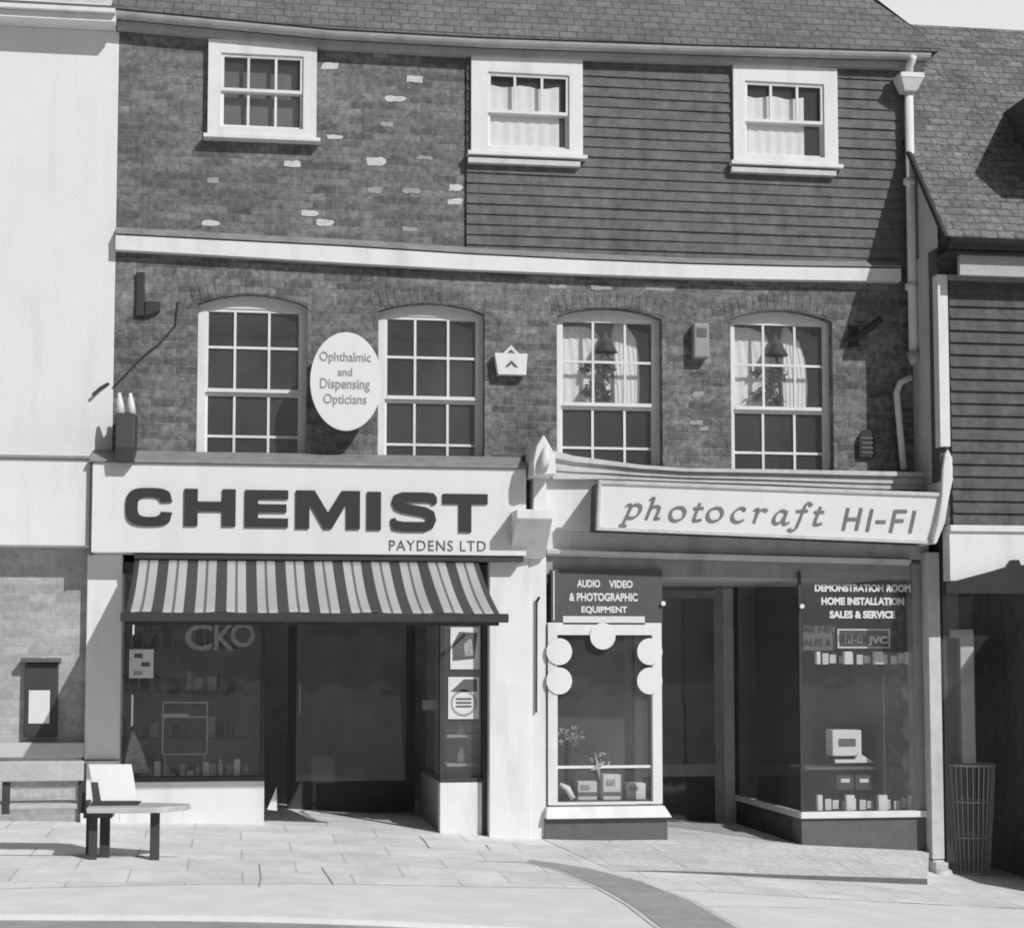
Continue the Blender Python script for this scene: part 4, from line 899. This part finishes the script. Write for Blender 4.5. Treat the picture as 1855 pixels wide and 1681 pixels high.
# cornice with its sagging lead top
cor = thing('shop_cornice', 'sagging moulded white cornice running above the hi-fi sign', 'cornice')
ctop = [(1003, 812), (1040, 822), (1100, 830), (1160, 838), (1240, 844), (1400, 846), (1560, 849), (1712, 852)]
cbot = [(1003, 872), (1040, 872), (1100, 872), (1160, 874), (1240, 877), (1400, 882), (1560, 889), (1712, 893)]
bm = new(); rings = []
for (a, b) in zip(ctop, cbot):
    x = P(a[0], 860, -.26)[0]; t = P(a[0], a[1]+4, -.28)[1]; u = P(b[0], b[1]-4, -.2)[1]; h = t-u
    prof = [(-.002, u), (-.22, u), (-.22, u+.30*h), (-.24, u+.32*h), (-.24, u+.62*h), (-.26, u+.70*h), (-.28, u+.74*h), (-.28, t), (-.002, t+.02)]
    rings.append([bm.verts.new((x, y, z)) for y, z in prof])
bm.faces.new(rings[0]); bm.faces.new(rings[-1][::-1])
for a, b in zip(rings, rings[1:]):
    for i in range(9): bm.faces.new([a[i], b[i], b[(i+1) % 9], a[(i+1) % 9]])
obj('moulding', bm, 'white_old', cor)
def horn(label, pts, yb, yf, m):
    o = thing('fascia_console', label, 'bracket'); q = [P(a, b, yf) for a, b in pts]
    bm = new(); prism(bm, q, yf, yb); obj('body', bm, m, o, .012); return o
h1 = horn('white pointed end bracket at the left end of the hi-fi shop cornice', [(967, 860), (966, 835), (972, 808), (985, 787), (996, 806), (1006, 824), (1008, 860)], -.1, -.64, 'white')
q = P(988, 830, -.6); bm = new(); tube(bm, [(q[0]-.04, -.64, q[1]-.1), (q[0]-.01, -.68, q[1]), (q[0], -.62, q[1]+.12)], [.05, .045, .015], 10); obj('scroll', bm, 'white', h1, smooth=True)
hp = [P(a, b, -.3) for a, b in ((968, 864), (1040, 864), (1000, 962), (968, 962))]
bm = new(); prism(bm, [P(a, b, -.3) for a, b in ((966, 862), (990, 862), (990, 935), (966, 935))], -.30, -.1); obj('block', bm, 'white', h1, .008)
h2 = horn('white curved end bracket at the right end of the hi-fi shop cornice', [(1706, 900), (1708, 850), (1712, 822), (1718, 813), (1726, 830), (1727, 868), (1720, 900), (1712, 948), (1697, 985), (1690, 985), (1700, 940)], -.3, -.66, 'white')
# the tilted sign
s2 = thing('hifi_sign', 'tilted white sign reading photocraft HI-FI in grey italic letters', 'sign')
YU, YD = -.61, -.57
A_, B_ = P(1087, 872, YU), P(1703, 895, YU); Cc, D_ = P(1083, 958, YD), P(1690, 983, YD)
tl, tr_, bl, br_ = Vector((A_[0], YU, A_[1])), Vector((B_[0], YU, B_[1])), Vector((Cc[0], YD, Cc[1])), Vector((D_[0], YD, D_[1]))
nrm = (tr_-tl).cross(bl-tl).normalized()
if nrm.y > 0: nrm = -nrm
def SP(u, v, off=0.0):      # point on the sign face, u along, v down
    return (tl*(1-u)+tr_*u)*(1-v) + (bl*(1-u)+br_*u)*v + nrm*off
def slab(name, m, u0, v0, u1, v1, o0, o1, par, bev=0):
    bm = new(); hexa(bm, [SP(u0, v1, o1), SP(u1, v1, o1), SP(u1, v1, o0), SP(u0, v1, o0), SP(u0, v0, o1), SP(u1, v0, o1), SP(u1, v0, o0), SP(u0, v0, o0)]); return obj(name, bm, m, par, bev)
slab('panel', 'sign_white', 0, 0, 1, 1, -.04, 0, s2)
bm = new()
for (u0, v0, u1, v1) in ((-.004, -.03, 1.004, .05), (-.004, .955, 1.004, 1.03), (-.004, .052, .004, .953), (.996, .052, 1.004, .953)):
    hexa(bm, [SP(u0, v1, .022), SP(u1, v1, .022), SP(u1, v1, -.05), SP(u0, v1, -.05), SP(u0, v0, .022), SP(u1, v0, .022), SP(u1, v0, -.05), SP(u0, v0, -.05)])
obj('frame', bm, 'white_old', s2, .004)
bm = new(); hexa(bm, [SP(.01, 1.0, -.051), SP(.99, 1.0, -.051), Vector((br_.x, -.125, br_.z)), Vector((bl.x+.02, -.125, bl.z)), SP(.01, .0, -.051), SP(.99, .0, -.051), Vector((tr_.x, -.125, tr_.z)), Vector((tl.x+.02, -.125, tl.z))]); obj('backing', bm, 'dark', s2)
def su(px, py):   # photo position -> u,v on the sign
    # solve by sampling the bilinear face
    a = (px-1085)/(1697-1085); top = 872+23*a; bot = 958+25*a; v = (py-top)/(bot-top)
    xl = 1087-4*v; xr = 1703-13*v; u = (px-xl)/(xr-xl); return u, v
def pen(strokes, base, sx, sz, nib=.42, wn=6.8, wt=2.6, ang=38, m='letter_mid', name='letter', par=None, lift=0):
    # broad-nib pen strokes, in photo units about base
    bm = new(); ca, sa = math.cos(R(ang)), math.sin(R(ang))
    for si, st in enumerate(strokes):
        P_ = []
        for i in range(len(st)-1):      # catmull-rom
            p0, p1, p2, p3 = st[max(i-1, 0)], st[i], st[i+1], st[min(i+2, len(st)-1)]
            for k in range(6):
                t = k/6; P_.append(tuple(.5*((2*p1[j])+(-p0[j]+p2[j])*t+(2*p0[j]-5*p1[j]+4*p2[j]-p3[j])*t*t+(-p0[j]+3*p1[j]-3*p2[j]+p3[j])*t**3) for j in (0, 1)))
        P_.append(st[-1]); L, Q = [], []
        for i, p in enumerate(P_):
            a, b = P_[max(0, i-1)], P_[min(len(P_)-1, i+1)]; tx, ty = b[0]-a[0], b[1]-a[1]; ln = math.hypot(tx, ty) or 1
            nx_, ny_ = -ty/ln, tx/ln; wd = wt/2+(wn-wt)/2*abs(nx_*ca+ny_*sa)
            L.append((p[0]+nx_*wd, p[1]+ny_*wd)); Q.append((p[0]-nx_*wd, p[1]-ny_*wd))
        o1 = .008+.0006*si
        def S(p, o): u, v = su(base[0]+p[0]*sx, base[1]-p[1]*sz); return SP(u, v, o)
        fr_ = [(bm.verts.new(S(l, o1)), bm.verts.new(S(q_, o1))) for l, q_ in zip(L, Q)]; bk = [(bm.verts.new(S(l, .0005)), bm.verts.new(S(q_, .0005))) for l, q_ in zip(L, Q)]
        for i in range(len(fr_)-1):
            bm.faces.new([fr_[i][0], fr_[i+1][0], fr_[i+1][1], fr_[i][1]]); bm.faces.new([fr_[i][0], bk[i][0], bk[i+1][0], fr_[i+1][0]]); bm.faces.new([fr_[i][1], fr_[i+1][1], bk[i+1][1], bk[i][1]])
        bm.faces.new([fr_[0][0], fr_[0][1], bk[0][1], bk[0][0]]); bm.faces.new([fr_[-1][0], bk[-1][0], bk[-1][1], fr_[-1][1]])
    return obj(name, bm, m, par)
GL = {
 'p': [[(2, 22), (8, 26), (10, 20), (-4, -12)], [(-9, -12), (3, -12)], [(7, 14), (16, 25), (26, 24), (26, 14), (18, 4), (8, 2), (4, 5)]],
 'h': [[(8, 35), (15, 37), (2, 0)], [(6, 12), (15, 23), (24, 22), (22, 12), (18, 2), (26, 3)]],
 'o': [[(14, 24), (5, 20), (1, 10), (4, 2), (12, 0), (22, 5), (26, 15), (22, 23), (14, 24)]],
 't': [[(14, 33), (4, 6), (6, 1), (16, 3)], [(3, 23), (20, 24)]],
 'c': [[(22, 19), (22, 24), (14, 24), (5, 17), (2, 8), (6, 1), (14, 0), (22, 4)]],
 'r': [[(3, 22), (10, 24), (3, 0)], [(6, 12), (14, 22), (22, 24), (25, 20)]],
 'a': [[(22, 22), (14, 24), (5, 17), (1, 8), (4, 1), (12, 3), (20, 14)], [(24, 24), (18, 4), (21, 0), (28, 3)]],
 'f': [[(30, 32), (27, 37), (20, 34), (10, 8), (2, -9), (-6, -12), (-9, -8)], [(4, 23), (24, 24)]],
}
for ch, bx0, by0 in (('p', 1130, 940), ('h', 1166, 941), ('o', 1210, 943), ('t', 1250, 944), ('o', 1277, 944), ('c', 1320, 945), ('r', 1358, 947), ('a', 1396, 949), ('f', 1434, 949), ('t', 1468, 951)):
    pen(GL[ch], (bx0, by0), 1.05, 1.0, par=s2)
def bar(strokes, base, par, wd=6.2):
    pen([[s[0], ((s[0][0]+s[1][0])/2, (s[0][1]+s[1][1])/2), s[1]] for s in strokes], base, 1, 1, wn=wd, wt=wd-.4, par=par)
bar([((0, 0), (9, 40)), ((24, 0), (33, 40)), ((5, 20), (28, 20))], (1524, 960), s2)
bar([((0, 0), (9, 40))], (1568, 962), s2)
bar([((0, 18), (18, 18))], (1584, 963), s2)
bar([((0, 0), (9, 40)), ((8, 38), (30, 38)), ((5, 21), (24, 21))], (1611, 964), s2)
bar([((0, 0), (9, 40))], (1647, 965), s2)
# right window lettering
wl = thing('window_lettering', 'white block lettering high on the dark right window of the hi-fi shop', 'lettering')
for s, b_, tl_ in (('DEMONSTRATION ROOM', (1476, 1058, 1650, 1072), 0), ('HOME INSTALLATION', (1488, 1082, 1638, 1096), 0), ('SALES & SERVICE', (1503, 1106, 1622, 1120), 0)):
    r = RC(*b_, YH+.005); obj('line', text(s, *r, YH+.01, thick=.003, bold=.05), 'letter_pale', wl)
ls = thing('logo_sign', 'framed logo sign reading JVC inside the dark right hi-fi window', 'sign')
q = RC(1517, 1139, 1612, 1174, .1); obj('panel', bx(q[0], q[2], .1, .13, q[1], q[3]), 'dark', ls)
bm = new(); e = .014
box(bm, q[0], q[2], .092, .0995, q[3]-e, q[3]); box(bm, q[0], q[2], .092, .0995, q[1], q[1]+e); box(bm, q[0], q[0]+e, .092, .0995, q[1]+e, q[3]-e); box(bm, q[2]-e, q[2], .092, .0995, q[1]+e, q[3]-e); obj('border', bm, 'letter_pale', ls)
r = RC(1572, 1152, 1608, 1170, .09); obj('lettering', text('JVC', *r, .091, bold=.05), 'letter_pale', ls)
r = RC(1530, 1149, 1562, 1165, .09); obj('emblem', text('hi-fi', *r, .091, bold=.02), 'ghost', ls)
card('showcard', 'grey blank showcard beside the logo sign in the dark right hi-fi window', 'card', (1455, 1133, 1513, 1178), .14, 'midgrey')
# rows of tickets/bottle-like tubs with pale caps, upper and lower
def tubs(py0, py1, xs_, nm, lab, grp, widths):
    for k, (a, w2) in enumerate(zip(xs_, widths)):
        q = RC(a-w2/2, py0, a+w2/2, py1, -.04); o = obj(nm, bx(q[0], q[2], -.04, .02, q[1], q[3]), 'card', None, .004); tag(o, lab[k], 'ticket', grp)
gt = 'white price tickets hung across the right hi-fi window'
tubs(1180, 1203, (1483, 1537, 1593, 1646), 'price_ticket', ['leftmost narrow white ticket of the upper row in the hi-fi window', 'second white ticket of the upper row below the logo sign', 'third white ticket of the upper row below the logo letters', 'rightmost narrow white ticket of the upper row in the hi-fi window'], gt, (7, 14, 16, 7))
gt2 = 'white cards standing along the right hi-fi window sill'
tubs(1440, 1468, (1486, 1541, 1600, 1652), 'standing_card', ['leftmost white card standing on the white window sill', 'second white card from the left on the white window sill', 'third white card from the left on the white window sill', 'rightmost white card standing on the white window sill'], gt2, (9, 15, 16, 7))
def garland(py_, a0, a1, label):
    q = RC(a0, py_, a1, py_+20, .03); bm = new(); n = 5; bw_ = (q[2]-q[0])/n
    for k in range(n):
        for s in (0, 1): box(bm, q[0]+bw_*k+bw_*.1+s*bw_*.45, q[0]+bw_*k+bw_*.45+s*bw_*.45, .03+.01*s, .05+.01*s, q[1]+.01*((k+s) % 2), q[3]-.012*((k*2+s) % 3))
    tag(obj('printed_strip', bm, 'interior'), label, 'strip')
garland(1183, 1487, 1642, 'dark printed paper strip joining the upper row of tickets')
garland(1446, 1492, 1648, 'dark printed paper strip joining the cards on the window sill')
# white portable set on shelf
tv = thing('portable_tv', 'small pale boxed set on a shelf in the right hi-fi window', 'television')
q = RC(1508, 1322, 1561, 1369, .3); obj('case', bx(q[0], q[2], .3, .5, q[1], q[3]), 'card', tv, .01)
obj('screen', bx(q[0]+.06, q[2]-.06, .294, .2995, q[1]+.09, q[3]-.08), 'midgrey', tv); bm = new(); q2 = RC(1512, 1375, 1583, 1381, .3); prism(bm, [(q2[0], q2[1]), (q2[2], q2[1]), (q2[2]-.05, q2[3]), ((q2[0]+q2[2])/2+.04, q2[3]+.06), ((q2[0]+q2[2])/2, q2[3]), (q2[0], q2[3])], .28, .32); obj('stand', bm, 'card', tv)
q = RC(1455, 1388, 1672, 1392, .3); tag(obj('display_shelf', bx(q[0], q[2], .22, .7, q[1], q[3]), 'midgrey'), 'long thin shelf under the pale set in the right hi-fi window', 'shelf')
for k, a in enumerate((1531, 1565)):
    q = RC(a-8, 1410, a+8, 1417, .25); t = thing('tape_recorder', '%s dark tape recorder with a pale dial under the hi-fi window shelf' % ('left', 'right')[k], 'tape recorder', group='tape recorders under the shelf')
    obj('dial', bx(q[0], q[2], .244, .25, q[1], q[3]), 'card', t, .002); obj('case', bx(q[0]-.04, q[2]+.04, .2505, .5, q[1]-.07, q[3]+.03), 'dark', t, .006)
for k, (a, b, w2, h) in enumerate(((1643, 1250, 26, 36), (1645, 1318, 28, 44), (1643, 1378, 26, 36), (1648, 1425, 36, 30))):
    q = RC(a-w2/2, b-h/2, a+w2/2, b+h/2, .2); bm = new(); tube(bm, [((q[0]+q[2])/2, .2, q[1]), ((q[0]+q[2])/2, .2, q[1]+.05), ((q[0]+q[2])/2, .2, (q[1]+q[3])/2), ((q[0]+q[2])/2, .2, q[3])], [.03, .05, .06, .035], 14)
    o = obj('hanging_lamp', bm, 'grey_paint', None, 0, True); tag(o, '%s of the grey shades stacked down the right side of the hi-fi window' % ('topmost', 'second', 'third', 'lowest')[k], 'lamp shade', 'grey shades in the right side of the hi-fi window')
for (a, b, lab) in ((1201, 1093, 'small round pale knob at the left of the hi-fi doorway head'), (1452, 1098, 'small round pale knob at the right of the hi-fi doorway head')):
    c_ = P(a, b, YH-.03); bm = new(); tube(bm, [(c_[0], YH-.05, c_[1]), (c_[0], YH+.01, c_[1])], [.022, .012], 12); tag(obj('blind_pulley', bm, 'white'), lab, 'pulley')
# ================================================================= NEIGHBOUR ON THE RIGHT
YN = -.62
nb = thing('boarded_building', 'dark weatherboarded neighbour with tiled roof and white corner board at the right', 'building')
NX = P(1700, 650, YN)[0]
zf_n = P(1785, 952, YN)[1]; zcb = P(1780, 512, YN)[1]
bm = new(); box(bm, NX, 15, YN, YN+.2, zf_n, zcb+.3); obj('wall', bm, 'board_n', nb)
obj('side_wall', bx(NX, NX+.2, YN+.2, 5, zf_n, zcb+.3), 'grey_render', nb)
xs_2 = P(1707, 1250, -.27)[0]; obj('lower_side_wall', bx(xs_2, xs_2+.05, -.27, 5, -.8, zf_n-.003), 'dark', nb)
bm = new(); pb = .11; z = zf_n
while z < zcb:
    hexa(bm, [(NX+.1, YN-.045, z), (15, YN-.045, z), (15, YN-.005, z), (NX+.1, YN-.005, z), (NX+.1, YN-.015, z+pb+.01), (15, YN-.015, z+pb+.01), (15, YN-.005, z+pb+.01), (NX+.1, YN-.005, z+pb+.01)]); z += pb
obj('weatherboard_cladding', bm, 'board_n', nb)
bm = new(); box(bm, NX-.02, NX+.075, YN-.06, YN+.06, P(1700, 800, YN)[1]-.05, zcb+.05); obj('corner_board', bm, 'white', nb, .004)
bm = new(); box(bm, NX+.077, 15, YN-.065, YN-.005, zcb-.0, zcb+.05); obj('frieze_board', bm, 'grey_paint', nb)
za, zb5 = P(1790, 500, -.85)[1], P(1790, 462, -.85)[1]
bm = new(); box(bm, NX+.12, 15, -.86, -.80, za, zb5+.02); obj('eaves_fascia', bm, 'gutter', nb)
bm = new(); box(bm, NX, 15, -.92, YN, zcb+.19, zcb+.22); obj('soffit', bm, 'dark', nb)
ze = P(1790, 443, -.95)[1]
bm = new(); tube(bm, [(NX-.02, -.97, ze), (15, -.97, ze)], .055, 14); obj('gutter', bm, 'iron', nb, smooth=True)
tn = math.tan(R(50))
def rp_(x, y): return (x, y, ze+.03+tn*(y+.95))
yr = 1.35
bm = new(); vx = [rp_(NX-.04, -.95), rp_(15, -.95), rp_(15, yr), rp_(NX-.04, yr)]
hexa(bm, [vx[0], vx[1], vx[2], vx[3], *[(v[0], v[1], v[2]+.05) for v in vx]])
obj('roof', bm, 'tile_n', nb)
vy = (NX-.04, yr+2.3, rp_(0, -.95)[2])
bm = new(); bm.faces.new([bm.verts.new(v) for v in (rp_(NX-.04, yr), rp_(15, yr), (15, 4, 4.8), (NX-.04, 4, 4.8))]); obj('rear_roof', bm, 'tile_n', nb)
bm = new(); bm.faces.new([bm.verts.new(v) for v in ((NX+.02, -.6, rp_(0, -.6)[2]-.02), (NX+.02, yr, rp_(0, yr)[2]-.02), (NX+.02, 3.9, 4.8), (NX+.02, -.6, 4.6))]); obj('gable_wall', bm, 'grey_render', nb)
bm = new(); box(bm, NX-.07, NX-.041, 0, .01, 5, 5.01)
a, b = Vector(rp_(NX-.055, -.97)), Vector(rp_(NX-.055, yr)); tube(bm, [a+Vector((0, 0, .03)), b+Vector((0, 0, .03))], .03, 6); obj('verge', bm, 'iron', nb)
# dormer is unseen, added past the frame edge to cast shade on the tiles
d_ = ray(1765, 315); k_ = (ze+.08-tn*(CAM[1]*0-.95)*0-CAM[2])
# sight line onto the roof plane z = ze+.08+tn*(y+.95)
t_ = (ze+.08+tn*(CAM[1]+.95)-CAM[2])/(d_.z-tn*d_.y); A3 = Vector(CAM)+d_*t_
E3 = A3+Vector((.75, -1.15, 1.0))*.82
bm = new(); yb_ = (E3.z-ze-.08)/tn-.95
box(bm, E3.x, E3.x+1.6, E3.y, yb_+.1, E3.z-.5, E3.z); obj('roof_shade_box', bm, 'board_n', nb)
# neighbour ground floor shop
ns = thing('neighbour_shopfront', 'dark shaded shop front below the white fascia at the right edge', 'shopfront')
q = RC(1716, 956, 1860, 1052, YN-.05)
obj('fascia', bx(NX+.05, 15, YN-.06, YN+.1, q[1], zf_n-.004), 'white', ns)
bm = new(); box(bm, NX+.05, 15, YN-.09, YN-.061, zf_n-.06, zf_n-.004); obj('fascia_moulding', bm, 'white', ns, .004)
bm = new(); box(bm, NX+.2, 15, 1.2, 1.25, -.8, 2.6); obj('back_wall', bm, 'interior', ns)
obj('shop_glass', bx(NX+.12, 8.34, -.32, -.315, -.5, 2.5), 'glass', ns)
obj('shade_blocker', bx(8.2, 8.9, -1.5, 1.2, -.8, 2.2), 'board_n', ns)  # unseen block added out of view to keep sun off the shop
obj('low_shade_blocker', bx(8.2, 8.9, -2.05, -1.503, -.8, .58), 'stone', ns)  # unseen low block, added to shade the ground before the shop
bm = new(); box(bm, NX+.2, 15, YN+.1, 1.2, q[1]-.02, q[1]+.0); obj('shop_ceiling', bm, 'interior', ns)
a = P(1741, 1250, -.2)[0]; b = P(1766, 1250, -.2)[0]
bm = new(); box(bm, a, b, -.2, -.1, P(1750, 1382, -.2)[1], P(1750, 1140, -.2)[1]); box(bm, a-.1, a-.001, -.2, -.15, P(1750, 1155, -.2)[1], P(1750, 1140, -.2)[1]); obj('post', bm, 'stone', ns, .006)
# folding blind box with a raking lower edge in front of the white fascia
bl_ = thing('shop_blind', 'dark rolled shop blind raking across the foot of the right white fascia', 'blind')
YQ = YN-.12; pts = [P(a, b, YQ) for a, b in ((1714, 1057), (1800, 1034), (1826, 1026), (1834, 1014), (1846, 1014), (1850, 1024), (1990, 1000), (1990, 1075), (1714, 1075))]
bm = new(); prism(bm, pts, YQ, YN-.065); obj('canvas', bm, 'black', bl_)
tb = thing('wire_basket', 'round grey wire basket on the ground beside the slim white pilaster', 'basket')
q = list(RC(1708, 1384, 1800, 1530, -.1)); cx_, ry_ = (q[0]+q[2])/2, -.12; q[1] = gz(cx_, ry_)+.006
bm = new()
for k in range(28):
    a = 2*PI*k/28; tube(bm, [(cx_+.17*math.cos(a), ry_+.17*math.sin(a), q[1]), (cx_+.235*math.cos(a), ry_+.235*math.sin(a), q[3])], .006, 5)
for t in (0, .33, .66, 1):
    rr_ = .17+.065*t; tube(bm, [(cx_+rr_*math.cos(2*PI*k/32), ry_+rr_*math.sin(2*PI*k/32), q[1]+(q[3]-q[1])*t) for k in range(33)], .012 if t in (0, 1) else .007, 6)
tb_m = obj('wire_mesh', bm, 'gutter', tb)
for k, (a, b, w2, h, lab) in enumerate(((1822, 1070, 44, 22, 'grey goods box high inside the right hand shop'), (1820, 1138, 44, 24, 'pale goods box on the middle shelf inside the right hand shop'), (1832, 1288, 22, 22, 'small pale round-cornered tin inside the right hand shop'), (1812, 1330, 26, 38, 'grey tin standing below the small pale tin in the right hand shop'))):
    q = RC(a-w2/2, b-h/2, a+w2/2, b+h/2, .6); o = obj('goods_box', bx(q[0], q[2], .6, .8, q[1], q[3]), 'card' if k == 2 else 'card_grey', None, .01); tag(o, lab, 'box')
q = RC(1790, 1464, 1850, 1470, .5); tag(obj('low_rail', bx(q[0], q[2]+1, .5, .55, q[1], q[3]), 'grey_paint'), 'low pale rail inside the right hand shop', 'rail')
# ================================================================= BENCHES AND THE LEFT FORECOURT
def gp(px, py): a = G(px, py); return Vector((a[0], a[1], gz(*a)))
bg_ = 'pale benches standing on the left pavement'
# long bench, seen from behind its back board
YBn = gp(170, 1552).y
bn = thing('bench', 'long bench with a pale back board running out of the left edge', 'bench', group=bg_)
def bq(x0, y0, x1, y1, Y=None): return RC(x0, y0, x1, y1, YBn if Y is None else Y)
q = bq(-260, 1379, 152, 1416); obj('backrest', bx(q[0], q[2], YBn-.02, YBn+.02, q[1], q[3]), 'bench_wood', bn, .008)
q2 = bq(-260, 1458, 158, 1468); obj('seat', bx(q2[0], q2[2], YBn+.03, YBn+.42, q2[1], q2[3]), 'bench_wood', bn, .008)
for a in (-190, 10, 148): 
    r = bq(a-7, 1400, a+7, 1458); obj('back_upright', bx(r[0], r[2], YBn+.022, YBn+.06, q2[1]-.03, q[3]-.02), 'dark', bn)
zgb = gp(100, 1552).z
for a in (-190, 165): 
    r = bq(a-9, 1400, a+9, 1458); obj('leg', bx(r[0], r[2], YBn+.06, YBn+.14, zgb-.03, q2[1]-.003), 'dark', bn); 
# end chair-like bench
b2 = thing('bench', 'short bench with a tilted pale back panel and tapering seat', 'bench', group=bg_)
YE = YBn-.12
pa = [P(a, b, YE) for a, b in ((157, 1386), (236, 1386), (249, 1450), (172, 1450))]
bm = new(); vs = []
hexa(bm, [(pa[3][0], YE, pa[3][1]), (pa[2][0], YE, pa[2][1]), (pa[2][0], YE+.03, pa[2][1]), (pa[3][0], YE+.03, pa[3][1]), (pa[0][0], YE+.14, pa[0][1]), (pa[1][0], YE+.14, pa[1][1]), (pa[1][0], YE+.17, pa[1][1]), (pa[0][0], YE+.17, pa[0][1])])
obj('backrest', bm, 'sign_white', b2, .006)
bm = new(); hexa(bm, [(pa[3][0]-.02, YE-.02, pa[3][1]-.05), (pa[2][0], YE-.02, pa[2][1]-.03), (pa[2][0], YE+.04, pa[2][1]-.03), (pa[3][0]-.02, YE+.04, pa[3][1]-.05), (pa[3][0]-.02, YE-.02, pa[3][1]-.004), (pa[2][0]+.03, YE-.02, pa[2][1]-.004), (pa[2][0]+.03, YE+.04, pa[2][1]-.004), (pa[3][0]-.02, YE+.04, pa[3][1]-.004)])
obj('seat_rail', bm, 'dark', b2)
a0 = P(171, 1425, YE)[0]; bm = new(); hexa(bm, [(a0, YE-.03, pa[3][1]-.05), (a0+.06, YE-.03, pa[3][1]-.05), (a0+.06, YE-.012, pa[3][1]-.05), (a0, YE-.012, pa[3][1]-.05), (a0-.03, YE+.04, pa[3][1]+.13), (a0+.02, YE+.04, pa[3][1]+.13), (a0+.02, YE+.055, pa[3][1]+.13), (a0-.03, YE+.055, pa[3][1]+.13)]); obj('back_bracket', bm, 'dark', b2)
zse = P(250, 1458, YE)[1]
pts = [P(160, 1462, YE)[0], P(345, 1455, YE)[0]]
bm = new(); top = [(pts[0], YE-.18), (pts[0]+.5, YE-.22), (pts[1]-.03, YE-.02), (pts[1], YE+.1), (pts[0]+.4, YE+.26), (pts[0], YE+.24)]
va = [bm.verts.new((x, y, zse+.0)) for x, y in top]; vb = [bm.verts.new((x, y, zse-.04)) for x, y in top]
bm.faces.new(va); bm.faces.new(vb[::-1])
for k in range(6): bm.faces.new([va[k], vb[k], vb[(k+1) % 6], va[(k+1) % 6]])
obj('seat', bm, 'bench_wood', b2, .006)
for (a, b, yo) in ((161, 176, -.0), (181, 199, .12), (272, 289, .0)):
    r = RC(a, 1470, b, 1552, YE+yo); zz = gz((r[0]+r[2])/2, YE+yo); obj('leg', bx(r[0], r[2], YE+yo-.03, YE+yo+.04, zz-.02, zse-.042), 'dark', b2, .004)
obj('under_rail', bx(P(152, 1470, YE)[0], P(204, 1470, YE)[0], YE-.05, YE+.2, zse-.085, zse-.043), 'dark', b2)
